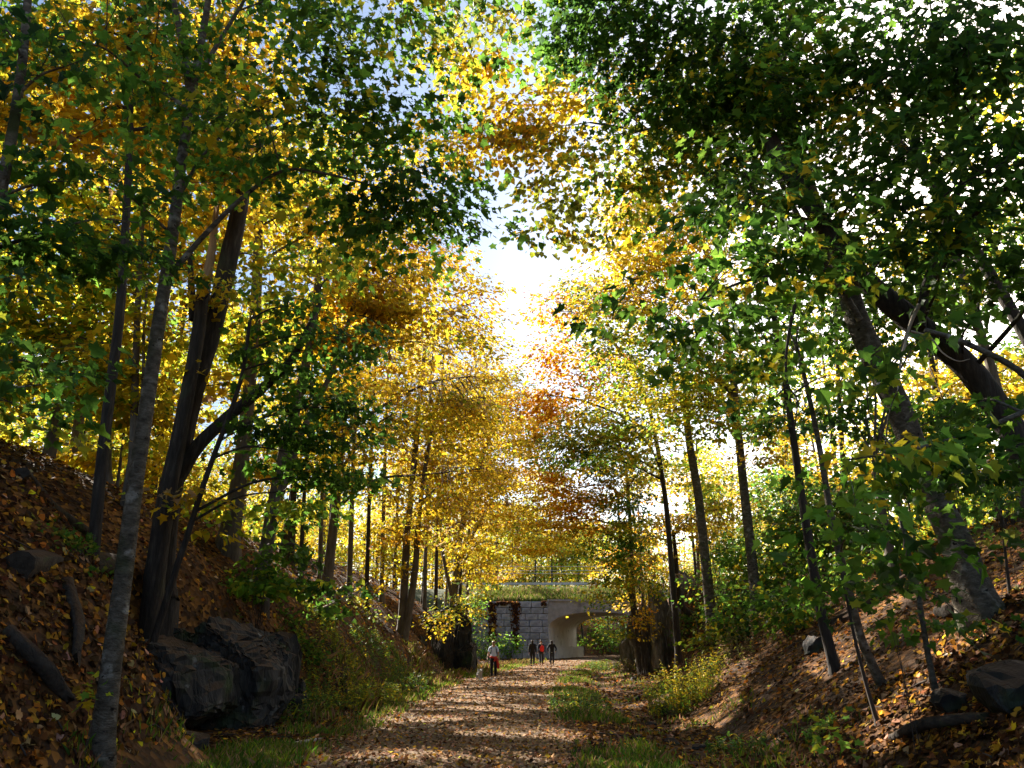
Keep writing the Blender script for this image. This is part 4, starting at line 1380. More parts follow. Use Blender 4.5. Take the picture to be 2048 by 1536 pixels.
# ------------------------------------------------------------------ rocks
def rock_geo(geo, c, size, seed, cuts=38, sub=3, rotz=0.0, strata=.42):
    r = np.random.default_rng(seed)
    bm = bmesh.new()
    bmesh.ops.create_icosphere(bm, subdivisions=sub, radius=1.0)
    v = np.array([x.co[:] for x in bm.verts])
    f = np.array([[q.index for q in p.verts] for p in bm.faces])
    bm.free()
    v = np.sign(v) * np.abs(v) ** .7
    for i in range(cuts):
        if r.uniform() < strata:
            a = r.uniform(0, 2 * math.pi)
            n = np.array([math.cos(a), math.sin(a), r.normal(0, .12)])
        else:
            n = r.normal(size=3)
        n /= np.linalg.norm(n)
        d = r.uniform(.52, .95)
        k = v @ n - d
        v = v - np.where(k > 0, k, 0)[:, None] * n * .96
    w = np.sin(v @ r.normal(size=(3, 8)) * 4.0 + r.uniform(0, 6, 8)).mean(1)
    rd = 0
    for o_ in range(4):
        K = r.normal(size=(3, 5)) * (3.2 * 1.9 ** o_) * np.array([[1.0], [1.0], [.45 if strata > .5 else 1.0]])
        rd = rd + np.abs(np.sin(v @ K + r.uniform(0, 6, 5))).mean(1) / 1.55 ** o_
    v = v * (1 + .07 * w[:, None] - .13 * (rd[:, None] - 1.5)) + r.normal(0, .018, v.shape)
    v = v * np.asarray(size) / 2
    ca, sa = math.cos(rotz), math.sin(rotz)
    v = v @ np.array([[ca, sa, 0], [-sa, ca, 0], [0, 0, 1]]) + np.asarray(c)
    geo.add(v, f)


def outcrop(name, label, cat, base, slabs, mat, seed, group=None):
    """slabs: (x, y, z, sx, sy, sz, rot) in world metres; every slab a part"""
    t = thing(name, base, label, cat, group)
    for i, (x, y, z, sx, sy, sz, rz) in enumerate(slabs):
        g = Geo()
        rock_geo(g, (x, y, z), (sx, sy, sz), seed * 37 + i, rotz=rz, sub=5 if max(sx, sz) > 2.4 else 4 if max(sx, sz) > 1.0 else 3)
        link('rock_slab', g.mesh('rock_slab', base, smooth=False), mat, t)
    return t


#
def slab_row(p0, p1, h0, h1, thick, n, seed, back=0.5, vary=.35, wide=1.0):
    """a cliff of upright slabs between two ground points"""
    r = np.random.default_rng(seed)
    out = []
    p0, p1 = np.array(p0), np.array(p1)
    d = (p1 - p0)
    L_ = np.linalg.norm(d)
    ang = math.atan2(d[1], d[0])
    nrm = np.array([-d[1], d[0]]) / L_
    for i in range(n):
        t = (i + .5) / n + r.uniform(-.12, .12) / n
        h = (h0 + (h1 - h0) * t) * r.uniform(1 - vary * .5, 1 + vary * .3)
        q = p0 + d * t + nrm * r.uniform(-.1, .1) * back
        out.append((q[0], q[1], h / 2 - .2, wide * L_ / n * r.uniform(1.2, 1.7), thick * r.uniform(.8, 1.25), h + .4, ang + r.normal(0, .15)))
        if r.uniform() < .75:
            k = r.uniform(.35, .6)
            qq = q - nrm * thick * .4 * (1 if r.uniform() < .9 else -1)
            out.append((qq[0], qq[1], h * k / 2 - .2, L_ / n * r.uniform(.7, 1.1), thick * .55, h * k + .4, ang + r.normal(0, .3)))
    return out


outcrop('rock_ledge', 'large dark slate ledge under the trees at the left of the trail', 'rock', (-5.7, 17.0, 0),
        slab_row((-6.7, 14.6), (-5.2, 18.2), 1.9, 2.2, 2.2, 2, 1, vary=.2, wide=1.25) + slab_row((-5.2, 18.2), (-5.7, 19.8), 2.2, 1.9, 1.6, 2, 2) + [(-7.0, 16.6, .9, 2.0, 2.2, 2.7, .9), (-6.9, 14.2, .5, 1.5, 1.6, 2.2, .3)], M_ROCK, 1)
outcrop('boulder', 'squat dark boulder low on the left in front of the rock ledge', 'rock', (-5.55, 13.4, 0),
        [(-5.6, 13.5, .15, 1.5, 1.0, 1.3, .3), (-6.5, 13.2, .3, 1.2, .8, 1.0, .1), (-5.0, 13.6, .0, .7, .7, .7, .8)], M_ROCK, 3)
outcrop('boulder', 'dark pointed boulder in the grass right of the large rock ledge', 'rock', (-5.3, 22.5, 0),
        [(-5.4, 22.4, .4, 1.3, 1.1, 1.9, .4), (-4.7, 22.8, .2, .9, .8, 1.3, .9), (-6.2, 22.3, .5, 1.3, .9, 1.5, .2)], M_ROCK, 5)
outcrop('cliff', 'dark jagged rock face at the left of the trail before the bridge wall', 'rock', (-4.2, 45, 0),
        slab_row((-6.3, 41.5), (-2.9, 47.5), 3.4, 3.5, 2.6, 3, 7, wide=1.3) + slab_row((-2.9, 47.5), (-3.0, 50.5), 3.2, 2.4, 1.5, 2, 8), M_ROCK, 7)
outcrop('cliff', 'tall pale rock face hung with leaves at the right of the arch', 'rock', (8, 45, 0),
        [(6.7, 47.4, .9, 1.5, 1.6, 2.6, .3), (7.2, 46.0, 1.7, 1.7, 1.8, 4.4, .5), (7.0, 44.9, .8, 1.2, 1.3, 2.2, .9), (8.0, 45.0, 2.2, 1.8, 1.8, 5.4, .2), (7.7, 43.8, 1.1, 1.4, 1.3, 3.0, .7), (8.7, 43.9, 2.0, 1.7, 1.7, 5.0, .1),
         (9.3, 45.2, 2.9, 2.4, 2.0, 6.2, .4), (9.5, 43.0, 1.1, 1.7, 1.4, 3.4, .3), (10.2, 44.2, 3.0, 2.4, 2.0, 4.6, .2), (10.4, 42.4, .8, 1.5, 1.3, 2.4, .6), (8.4, 42.9, .3, 1.1, .9, 1.3, .2), (7.6, 48.0, 1.9, 2.0, 1.8, 4.4, .8)], M_PALEROCK, 11)
outcrop('rock_ledge', 'dark broken ledges stepping up behind the pale rock face', 'rock', (11, 41, 2),
        [(10.6, 41.2, 1.6, 3.0, 2.0, 2.6, .2), (11.6, 40.6, 3.0, 3.2, 1.6, 1.4, .1), (12.0, 41.6, 4.3, 3.4, 1.8, 1.1, .15), (10.3, 40.0, .5, 2.0, 1.4, 1.6, .4), (13.2, 40.9, 5.2, 2.6, 1.5, .9, .1)], M_ROCK, 13)


def stone(px, py, w, h, label, mat=M_ROCK, group=None, seed=0):
    p = hit(px, py)
    g = Geo()
    rock_geo(g, (0, 0, 0), (w, w * .8, h), seed, cuts=20, rotz=seed * 1.3, strata=.3)
    o = link('stone', g.mesh('stone', smooth=False), mat, loc=(p[0], p[1], float(H(p[0], p[1])) + h * .18))
    return tag(o, label, 'stone', group)


for i, (px, py, w, h, lab) in enumerate((
        (1638, 1300, .75, .5, 'black boulder at the foot of the thin dark maple on the right slope'), (1905, 1420, .62, .4, 'grey stone with a dark hollow low on the right slope'),
        (2030, 1400, 1.3, .6, 'large dark boulder at the right edge of the slope'), (1326, 1428, .5, .28, 'pale lit stone beside the yellow goldenrod clump'), (1275, 1400, .32, .2, 'small dark stone on the wet side track'),
        (1268, 1362, .4, .25, 'round black stone on the far part of the side track'), (1300, 1452, .3, .16, 'flat stone in the leaves between path and goldenrod'), (1345, 1490, .34, .2, 'dark stone in the near part of the side ditch'),
        (1400, 1500, .28, .16, 'small stone near the foot of the right slope'), (1275, 1480, .22, .13, 'smallest dark stone in the side ditch'), (760, 1400, .25, .14, 'dark stone in grass at the left verge'),
        (1440, 1270, .5, .35, 'mossy stone under the green shrubs of the right slope'))):
    stone(px, py, w, h, lab, seed=200 + i)


def log(pa, pb, d, label, mat=M_LOG, name='fallen_log', bend=.1, lift=.0):
    a, b = np.array(pa), np.array(pb)
    a = np.array([a[0], a[1], float(H(a[0], a[1])) + d * .12 + lift])
    b = np.array([b[0], b[1], float(H(b[0], b[1])) + d * .12 + lift])
    m = (a + b) / 2 + rng.normal(0, bend, 3) * [1, 1, .4]
    m[2] = max(m[2], float(H(m[0], m[1])) + d * .1)
    P = catmull([a, m, b], 7)
    g = Geo()
    tube(g, P, np.linspace(d * .5, d * .34, len(P)), 12, .2, jag=.12)
    o = link(name, g.mesh(name, a), mat, loc=a)
    return tag(o, label, 'log' if d > .08 else 'branch')


def L2(px, py):
    p = hit(px, py)
    return p[0], p[1]


log(L2(30, 1150), L2(250, 1135), .42, 'thick dark log lying level across the left bank')
log(L2(40, 955), L2(185, 1075), .22, 'dark log sloping down the upper left bank')
log(L2(10, 1270), L2(130, 1400), .2, 'rotten log pointing down the near left bank')
log(L2(130, 1170), L2(150, 1330), .16, 'short dark log on end below the level log, left bank')
log(L2(1690, 1245), L2(1840, 1140), .2, 'long dark log lying uphill across the right slope')
log(L2(1640, 1260), L2(1780, 1170), .16, 'thinner log beside the black boulder, right slope')
log(L2(1880, 1230), L2(2010, 1205), .22, 'dark log across the slope behind the crooked sapling')
log(L2(1790, 1480), L2(1980, 1440), .14, 'dark branch half sunk in leaves at the lower right')
log(L2(470, 1530), L2(640, 1480), .09, 'grey fallen branch at the near left verge', M_DEAD)
log(L2(1850, 1345), L2(1905, 1310), .045, 'short pale stick on leaves left of the mottled trunk', M_DEAD, 'stick')


def bare_branch(P, d, label, mat=M_DEAD, sides=()):
    P = catmull(P, 6)
    o = P[0]
    g = Geo()
    tube(g, P, np.linspace(d / 2, d * .12, len(P)), 7, .06)
    t = link('bare_branch', g.mesh('bare_branch', o), mat, loc=o)
    tag(t, label, 'branch')
    for Q in sides:
        g = Geo()
        Q = catmull(Q, 5)
        tube(g, Q, np.linspace(d * .28, d * .08, len(Q)), 5, .05)
        link('twig', g.mesh('twig', o), mat, t)


bare_branch([at(590, 1228, 24), at(640, 1218, 24), at(680, 1200, 24), at(712, 1186, 24), at(735, 1165, 24)], .10, 'pale bare branch curving up over the left bank', sides=([at(680, 1200, 24), at(705, 1180, 24), at(715, 1160, 24)],))
bare_branch([at(1838, 610, 9.4), at(1822, 645, 9.3), at(1812, 680, 9.2), at(1800, 730, 9.1), at(1795, 790, 9.0)], .055, 'pale broken branch hanging beside the steeply leaning trunk',
            sides=([at(1822, 662, 9.25), at(1860, 675, 9.2), at(1885, 705, 9.2), at(1915, 722, 9.1), at(1940, 718, 9.0)], [at(1812, 690, 9.2), at(1780, 740, 9.1), at(1745, 780, 9.0), at(1722, 800, 9.0)]))
bare_branch([at(1356, 1088, 41), at(1325, 1078, 40.8), at(1300, 1072, 40.6), at(1270, 1078, 40.4)], .11, 'pale bare side branch above the right rock face')
bare_branch([at(1590, 610, 11), at(1580, 655, 11), at(1572, 720, 11), at(1576, 770, 11), at(1594, 800, 11), at(1590, 850, 11)], .06, 'dark crooked dead branch hanging among leaves at right', M_TWIG,
            sides=([at(1590, 785, 11), at(1630, 760, 11), at(1680, 745, 11)], [at(1575, 770, 11), at(1545, 800, 11)]))


# ------------------------------------------------------------------ shrubs, weeds, creeper
def shrub(name, label, cat, px, py, Y, rx, ry, pal, dens=1.6, size=.09, group=None, stems=7, tall=None, mat=None, deep=None):
    """leafy bush: its middle at a pixel, distance Y; stems rise from the ground below"""
    c = at(px, py, Y)
    _, _, d = pix(c)
    k = float(d[0]) / F
    a, b = rx * k, ry * k
    dy = deep or .8 * a
    z0 = float(H(c[0], c[1]))
    base = np.array([c[0], c[1], z0])
    t = thing(name, base, label, cat, group)
    S, per = blob_sprays(dict(c=c, r=(a, dy, b), dens=dens, size=size, per=18))
    S[:, 2] = np.maximum(S[:, 2], H(S[:, 0], S[:, 1]) + .05)
    n = len(S)
    g = Geo()
    for i in range(n):
        p = S[i]
        root = base + rng.normal(0, .12, 3) * [a, dy, 0] + 0
        root[2] = float(H(root[0], root[1])) - .03
        if i < 60:
            m = root + (p - root) * .5 + rng.normal(0, .05, 3) + [0, 0, .1 * (p[2] - root[2])]
            r0 = .006 + .004 * min(b, 2)
            tube(g, catmull([root, m, p], 3), np.linspace(r0, r0 * .35, 7), 4, cap=False)
    link('stems', g.mesh('stems', base), M_TWIG, t, kind='stuff')
    m = n * per
    rep = np.repeat(np.arange(n), per)
    pos = S[rep] + rng.normal(0, 1, (m, 3)) * [1, 1, .55] * (size * 1.9)
    pos[:, 2] = np.maximum(pos[:, 2], H(pos[:, 0], pos[:, 1]) + .02)
    o = unit((pos - c) * [1, 1, .4] + 1e-6)
    tip = unit(o + rng.normal(0, .5, (m, 3)) + [0, 0, -.1])
    nrm = unit(np.stack([rng.normal(0, .5, m), rng.normal(0, .5, m), np.ones(m)], -1) + .5 * o)
    col = jitter(np.where((rng.uniform(0, 1, m) < .5)[:, None], pick_cols(pal, n)[rep], pick_cols(pal, m)))
    g = Geo()
    tpl = LEAF_MID if Y < 16 else (LEAF_FAR if Y < 30 else LEAF_TINY)
    put_leaves(g, tpl, pos, tip, nrm, size * np.clip(rng.normal(1, .25, m), .5, 1.6), col, .2, .15)
    link('foliage', g.mesh('foliage', base, smooth=False), mat or M_LEAF, t, kind='stuff')
    return t


def weeds(name, label, cat, base_xy, rx, ry, h, n, pal, size=.06, group=None, tops=None):
    """a clump of upright leafy stems (goldenrod, tall verge weeds)"""
    x0, y0 = base_xy
    base = np.array([x0, y0, float(H(x0, y0))])
    t = thing(name, base, label, cat, group)
    gs, gl = Geo(), Geo()
    P_, T_, N_, S_, C_ = [], [], [], [], []
    for i in range(n):
        a, q = rng.uniform(0, 6.28), math.sqrt(rng.uniform(0, 1))
        x, y = x0 + rx * q * math.cos(a), y0 + ry * q * math.sin(a)
        hh = h * rng.uniform(.6, 1.1) * (1 - .35 * q)
        lean = np.array([math.cos(a) * q * .35, math.sin(a) * q * .35, 0]) * hh + rng.normal(0, .04, 3) * hh
        p0 = np.array([x, y, float(H(x, y)) - .02])
        p1 = p0 + lean * .35 + [0, 0, hh * .55]
        p2 = p0 + lean + [0, 0, hh]
        Q = catmull([p0, p1, p2], 4)
        tube(gs, Q, np.linspace(.006, .002, len(Q)), 3, cap=False)
        k = max(7, int(hh / .05))
        tt = rng.uniform(.12, 1, k) * (len(Q) - 1)
        j = np.minimum(tt.astype(int), len(Q) - 2)
        fr = (tt - j)[:, None]
        pp = Q[j] * (1 - fr) + Q[j + 1] * fr
        aa = rng.uniform(0, 6.28, k)
        rad = np.stack([np.cos(aa), np.sin(aa), rng.uniform(.0, .9, k)], -1)
        P_.append(pp)
        T_.append(unit(rad))
        N_.append(unit(np.stack([-.4 * np.cos(aa), -.4 * np.sin(aa), np.ones(k)], -1) + rng.normal(0, .3, (k, 3))))
        S_.append(size * rng.uniform(.6, 1.4, k) * (1.25 - .5 * tt / len(Q)))
        C_.append(np.where((rng.uniform(0, 1, k) < .5)[:, None], pick_cols(pal, 1), pick_cols(pal, k)))
        if tops:
            C_[-1] = np.where((tt > .75 * len(Q))[:, None], pick_cols(tops, k), C_[-1])
    put_leaves(gl, LEAF_OVAL, np.concatenate(P_), np.concatenate(T_), np.concatenate(N_), np.concatenate(S_), jitter(np.concatenate(C_)), .1, .3)
    link('stems', gs.mesh('stems', base), M_GRASSSTEM, t, kind='stuff')
    link('foliage', gl.mesh('foliage', base, smooth=False), M_GRASS, t, kind='stuff')
    return t


M_GRASSSTEM = plain('weed_stem', (0.12, 0.12, 0.04), 0.8)

p = hit(1375, 1432)
weeds('goldenrod_clump', 'tall sunlit yellow green goldenrod clump at the foot of the right slope', 'weeds', (p[0] + .05, p[1] + .6), .85, .7, 1.35, 190, 'ygreen', .075, tops='yellow')
p = hit(1185, 1330)
weeds('weed_clump', 'sunlit green weeds at the far right edge of the path', 'weeds', (p[0], p[1] - 8), 1.0, 1.6, .75, 120, 'bright', .09)
p = hit(1160, 1420)
weeds('weed_clump', 'low green weeds in the strip right of the path', 'weeds', (p[0], p[1]), .75, 2.6, .50, 170, 'greeny', .075)
p = hit(1270, 1340)
weeds('weed_clump', 'tall grassy weeds at the base of the pale rock face', 'weeds', (p[0], p[1] - 4), 1.8, 2.0, 1.1, 150, 'straw', .1)
p = hit(1390, 1345)
weeds('weed_clump', 'dry brown weeds between goldenrod and green shrubs', 'weeds', (p[0] + 1.6, p[1] - 2), 1.8, 2.0, 1.0, 150, 'straw', .07)
for (px, py, rx, ry, h, n, pal, lab) in ((700, 1395, 1.4, 2.2, .8, 300, 'ygreen', 'dense yellow green weeds along the left verge beyond the pointed boulder'),
                                         (780, 1362, 1.2, 3.4, .9, 280, 'greeny', 'tall weeds on the left verge under the twin pale trunks'),
                                         (860, 1345, 1.0, 3.0, .6, 150, 'straw', 'sunlit dry weeds on the left verge behind the dog'),
                                         (550, 1440, 1.0, 1.1, .75, 120, 'greeny', 'shaded weeds below the large rock ledge'),
                                         (620, 1420, 1.0, 1.2, .8, 120, 'greeny', 'shaded weeds in front of the pointed boulder'),
                                         (1010, 1312, 2.4, 2.0, .8, 140, 'straw', 'rough weeds at the foot of the block wall'),
                                         (1470, 1500, .5, .5, .3, 40, 'greeny', 'small green weed tuft low on the right slope'),
                                         (1640, 1470, .2, .2, .32, 26, 'bright', 'grass tuft among leaves in the middle of the right slope')):
    p = hit(px, py)
    weeds('weed_clump', lab, 'weeds', (p[0], p[1]), rx, ry, h, n, pal, .085)

for a in ((1020, 1292, 80, 34, 20, 'bright', 1.9, .2, 'bright green bush against the foot of the block wall'),
          (965, 1290, 76, 36, 26, 'bank', 1.7, .2, 'dark green bush between the left rock face and the block wall'),
          (1550, 1140, 29, 120, 75, 'greeny', 1.9, .14, 'broad dark green shrub on the right slope beside the dark ledges'),
          (1640, 1050, 27, 115, 70, 'bank', 1.9, .14, 'high green shrub behind the leaning saplings, right slope'),
          (1510, 1240, 25, 105, 60, 'greeny', 1.9, .13, 'light green shrub at the bottom of the right slope'),
            (930, 1225, 79, 40, 40, 'greeny', 1.7, .22, 'tall green bush hiding the left end of the block wall'),
          (1275, 1150, 42.5, 40, 44, 'mixed', 1.5, .15, 'green and yellow ivy hanging over the left edge of the pale rock face'),
          (1370, 1265, 41, 40, 40, 'bank', 1.3, .15, 'dark green shrub in the cleft of the pale rock face'),
          (900, 1215, 42.5, 45, 26, 'olive', 1.1, .14, 'olive leaves drooping over the top of the dark left rock face'),
          (1700, 1140, 18.5, 60, 45, 'greeny', 1.3, .11, 'green sapling shrub between the thin grey maple and the sunlit trunk'),
          (1420, 1185, 33, 60, 40, 'greeny', 1.4, .14, 'bright green shrub under the dark broken ledges'),
        (1440, 1290, 27, 60, 40, 'olive', 1.2, .13, 'small olive shrub behind the goldenrod'),
          (1590, 1215, 21, 80, 50, 'greeny', 1.6, .12, 'leafy shrub just left of the black boulder'),
          (1480, 1110, 36, 60, 40, 'bank', 1.5, .16, 'dark shrub above the broken ledges'),
          (1590, 985, 34, 90, 50, 'bank', 1.6, .18, 'dark green shrubs on the skyline of the right bank'),
          (1460, 985, 38, 80, 40, 'ygreen', 1.2, .18, 'yellow green bush on the right bank skyline'),
          (1720, 1000, 26, 70, 60, 'bank', 1.5, .16, 'green bush high on the right bank behind the near leaves'),
          (1790, 1085, 22, 60, 40, 'greeny', 1.2, .14, 'yellow green bush behind the sunlit trunk on the right slope'),
          (1410, 950, 42, 70, 40, 'ygreen', 1.1, .2, 'bush on the crest between the pale grey trunks'),
          (1860, 850, 24, 110, 55, 'green', 1.3, .16, 'dark green thicket on the right bank under the blue sky gap'),
          (1990, 930, 20, 90, 60, 'green', 1.1, .15, 'green thicket behind the steeply leaning trunk'),
          (120, 1330, 11.5, 50, 45, 'bank', .8, .08, 'dark green seedling shrub beside the slim dark maple'),
          (188, 1395, 9.2, 22, 26, 'ygreen', 1.0, .08, 'small yellow green seedling touching the grey foreground trunk'),
          (600, 1360, 22, 45, 30, 'bank', 1.2, .09, 'dark shrub on top of the pointed boulder'),
          (520, 1170, 20, 60, 40, 'greeny', 1.1, .1, 'pale green shrub at the top edge of the rock ledge'),
          (640, 1220, 24, 50, 30, 'greeny', 1.1, .11, 'green sprig on the left bank under the bare curved branch'),
          (870, 1250, 40, 40, 24, 'gold', 1.1, .14, 'golden shrub hanging on the dark left rock face'),
          (735, 1235, 33, 60, 30, 'olive', .6, .12, 'thin olive shrub in the middle of the left bank'),
          (1290, 1250, 41.2, 28, 30, 'amber', .9, .14, 'orange creeper leaves hanging down the pale rock face'),
          (1330, 1170, 41, 30, 30, 'mixed', 1.0, .15, 'mixed leaves clinging to the top of the pale rock face'),
          (1200, 1285, 96, 44, 22, 'greeny', 1.4, .3, 'hazy green bush seen through the arch'),
          (1240, 1265, 112, 60, 34, 'bank', 1.4, .34, 'dark bushes beyond the arch'),
          (1668, 1455, 9.0, 18, 22, 'bright', .9, .09, 'bright seedling growing through leaves on the right slope'),
          (1800, 1220, 9.8, 60, 12, 'greeny', 1.1, .12, 'level spray of green leaves low on the right slope')):
    shrub('shrub', a[8], 'shrub', a[0], a[1], a[2], a[3], a[4], a[5], a[6], a[7])


def creeper(x, w, z0, z1, label, pal='vine'):
    n = int(260 * w * (z1 - z0))
    base = np.array([x, BY - .42, z0])
    t = thing('red_creeper', base, label, 'creeper', 'red creepers on the block wall')
    g = Geo()
    for k in range(3):
        xx = x + rng.uniform(-.3, .3) * w
        P = catmull([(xx, BY - .37, z1), (xx + rng.normal(0, .1), BY - .40, (z0 + z1) / 2), (xx + rng.normal(0, .15), BY - .38, z0)], 4)
        tube(g, P, np.full(len(P), .018), 4)
    link('vine_stem', g.mesh('vine_stem', base), M_TWIG, t)
    pos = np.stack([x + rng.normal(0, .32, n) * w * (1 + .2 * np.sin(np.arange(n))), BY - .40 - np.abs(rng.normal(0, .06, n)), z1 - (z1 - z0) * rng.uniform(0, 1, n) ** 1.5], -1)
    pos = pos[(vnoise(pos[:, 0], pos[:, 2], 5, 77) > -.3)]
    n = len(pos)
    tip = unit(np.stack([rng.normal(0, .5, n), rng.normal(-.3, .2, n), -np.ones(n)], -1))
    nrm = unit(np.stack([rng.normal(0, .4, n), -np.ones(n), rng.normal(.4, .3, n)], -1))
    g = Geo()
    put_leaves(g, LEAF_FAR, pos, tip, nrm, rng.uniform(.12, .22, n), jitter(pick_cols(pal, n)), .1, .1)
    link('foliage', g.mesh('foliage', base, smooth=False), M_LEAF, t, kind='stuff')


creeper(-2.0, .6, 1.6, 5.6, 'brown creeper hanging at the left end of the block wall')
creeper(.35, .55, 1.0, 5.5, 'long red brown creeper strip in the middle of the block wall')
creeper(-.8, 2.0, 5.3, 5.6, 'red creeper fringe along the top of the block wall')
creeper(3.3, .5, 5.2, 5.65, 'tiny red creeper patch on the wall corner by the arch')


# ------------------------------------------------------------------ grass
def grass(name, X, Y, h, pal, width=.007, lean=.45):
    n = len(X)
    z = np.where(np.abs(X - pc(Y)) < 2.3, path_z(X, Y), H(X, Y)) - .02
    p0 = np.stack([X, Y, z], -1)
    a = rng.uniform(0, 6.28, n)
    d = np.stack([np.cos(a), np.sin(a), 0 * a], -1)
    s = np.stack([-np.sin(a), np.cos(a), 0 * a], -1)
    hh = h * rng.uniform(.5, 1.3, n)
    ln = np.abs(rng.normal(0, lean, n)) * hh
    w = width * (1 + Y / 25)
    p1 = p0 + d * (ln * .3)[:, None] + np.stack([0 * hh, 0 * hh, hh * .6], -1)
    p2 = p0 + d * ln[:, None] + np.stack([0 * hh, 0 * hh, hh], -1)
    V = np.stack([p0 - s * w[:, None], p0 + s * w[:, None], p1 + s * w[:, None] * .7, p2, p1 - s * w[:, None] * .7], 1)
    g = Geo()
    g.add(V.reshape(-1, 3), np.arange(n * 5).reshape(-1, 5), jitter(pick_cols(pal, n), .28))
    return link(name, g.mesh(name, smooth=False), M_GRASS, kind='stuff')


def strip(n, u0, u1, y0, y1, thresh=.0, seed=0, p=1.0):
    y = y0 * (y1 / y0) ** (rng.uniform(0, 1, n) ** p)
    u = rng.uniform(u0, u1, n)
    x = pc(y) + u
    keep = rng.uniform(0, 1, n) < smooth01((vnoise(x, y, .9, 20 + seed) + .6 * vnoise(x, y, 3.1, 30 + seed) - thresh + .25) / .6)
    x = x + rng.normal(0, .18, n)
    return x[keep], y[keep]


gxs, gys = zip(*[strip(9000, -3.4, -2.1, 9, 14, .05, 1), strip(20000, -3.3, -2.15, 15, 70, .05, 1), strip(9000, -2.4, -1.8, 9, 70, .15, 2), strip(26000, 2.05, 3.2, 9, 75, .1, 3), strip(9000, 3.2, 5.6, 10, 60, .22, 4)])
grass('verge_grass', np.concatenate(gxs), np.concatenate(gys), .15, 'grass', .005)
xs_, ys_ = strip(6000, -4.2, -2.6, 18, 75, .0, 5)
grass('dry_tall_grass', xs_, ys_, .32, 'straw', .005, .5)
x_ = rng.uniform(-7, 16, 26000)
y_ = rng.uniform(BY + .2, BY + 4.2, 26000)
zz = np.interp(y_ - BY, [0, 1.2, 2.6, 3.9, 4.3], [5.5, 6.0, 6.65, 7.02, 7.06])
n = len(x_)
g = Geo()
a = rng.uniform(0, 6.28, n)
s = np.stack([np.cos(a), np.sin(a), 0 * a], -1)
hh = rng.uniform(.2, .6, n)
p0 = np.stack([x_, y_, zz - .03], -1)
tp = p0 + np.stack([rng.normal(0, .15, n), rng.normal(-.1, .15, n), hh], -1)
g.add(np.stack([p0 - s * .03, p0 + s * .03, tp], 1).reshape(-1, 3), np.arange(3 * n).reshape(-1, 3), jitter(np.where((rng.uniform(0, 1, n) < .5)[:, None], pick_cols('bank', n), pick_cols('straw', n)), .3))
link('embankment_grass', g.mesh('embankment_grass', smooth=False), M_GRASS, kind='stuff')


# ------------------------------------------------------------------ fallen leaves
def litter(n, y0, y1, spread, pal_path, pal_bank):
    y = y0 * (y1 / y0) ** rng.uniform(0, 1, n)
    x = rng.uniform(-.72, .72, n) * (y + 3) + rng.normal(0, .3, n)
    keep = (x > -17) & (x < 17)
    x, y = x[keep], y[keep]
    u = x - pc(y)
    onp = np.abs(u) < 2.2
    thin = (vnoise(x, y, 1.6, 41) + .6 * vnoise(x, y, 4.2, 42) > np.where(onp, -1.1, -.6)) 
    x, y, onp = x[thin], y[thin], onp[thin]
    m = len(x)
    e = .08
    z = np.where(onp, path_z(x, y), H(x, y))
    nz = np.stack([-(H(x + e, y) - H(x - e, y)) / (2 * e), -(H(x, y + e) - H(x, y - e)) / (2 * e), np.ones(m)], -1)
    nz[onp] = [0, 0, 1]
    nrm = unit(unit(nz) + rng.normal(0, .34, (m, 3)))
    a = rng.uniform(0, 6.28, m)
    tip = np.stack([np.cos(a), np.sin(a), 0 * a], -1)
    tip = unit(tip - nrm * (tip * nrm).sum(1)[:, None])
    sz = np.where(onp, .78, 1.1) * rng.uniform(.05, .105, m) * (1 + np.maximum(y - 12, 0) * .028)
    pos = np.stack([x, y, z + rng.uniform(.008, .045, m)], -1)
    col = np.where(onp[:, None], pick_cols(pal_path, m), pick_cols(pal_bank, m))
    return pos, tip, nrm, sz, jitter(col, .35), onp


pos, tip, nrm, sz, col, onp = litter(140000, 5.0, 75, 0, 'pathlitter', 'litter')
qx, qy, d = pix(pos)
vis = (qx > 0) & (qx < 2048) & (qy > 0) & (qy < 1536)
score = np.where(vis, sz / d, 0)
drop = np.zeros(len(pos), bool)
for sel, root in ((onp, trail), (~onp, ground)):
    idx = np.argsort(-np.where(sel, score, 0))[:260]
    single_leaves(root, np.zeros(3), pos[idx], tip[idx], nrm[idx], sz[idx], col[idx], 'fallen_leaf', 'f')
    drop[idx] = True
g = Geo()
for lo, hi, tpl, fo in ((0, 8, LEAF_MID, .25), (8, 12.5, LEAF_FAR, .2), (12.5, 999, LEAF_TINY, .1)):
    w = (~drop) & (pos[:, 1] >= lo) & (pos[:, 1] < hi)
    put_leaves(g, tpl, pos[w], tip[w], nrm[w], sz[w], col[w], fo, .15)
link('leaf_litter', g.mesh('leaf_litter', smooth=False), M_LITTER, kind='stuff')


# small sticks lying in the leaves
g = Geo()
for i in range(420):
    y = 6 * (45 / 6) ** rng.uniform(0, 1)
    x = rng.uniform(-.66, .66) * y
    if abs(x - pc(y)) < 2.0 and rng.uniform() < .8:
        continue
    L_ = rng.uniform(.2, .9)
    a = rng.uniform(0, 6.28)
    q = np.array([[x + L_ * s_ * math.cos(a + .3 * s_), y + L_ * s_ * math.sin(a + .3 * s_), 0] for s_ in (-.5, 0, .5)])
    q[:, 2] = H(q[:, 0], q[:, 1]) + rng.uniform(.015, .06)
    tube(g, q, np.array([1, .8, .4]) * rng.uniform(.005, .014), 4)
link('fallen_twigs', g.mesh('fallen_twigs'), M_TWIG, kind='stuff')


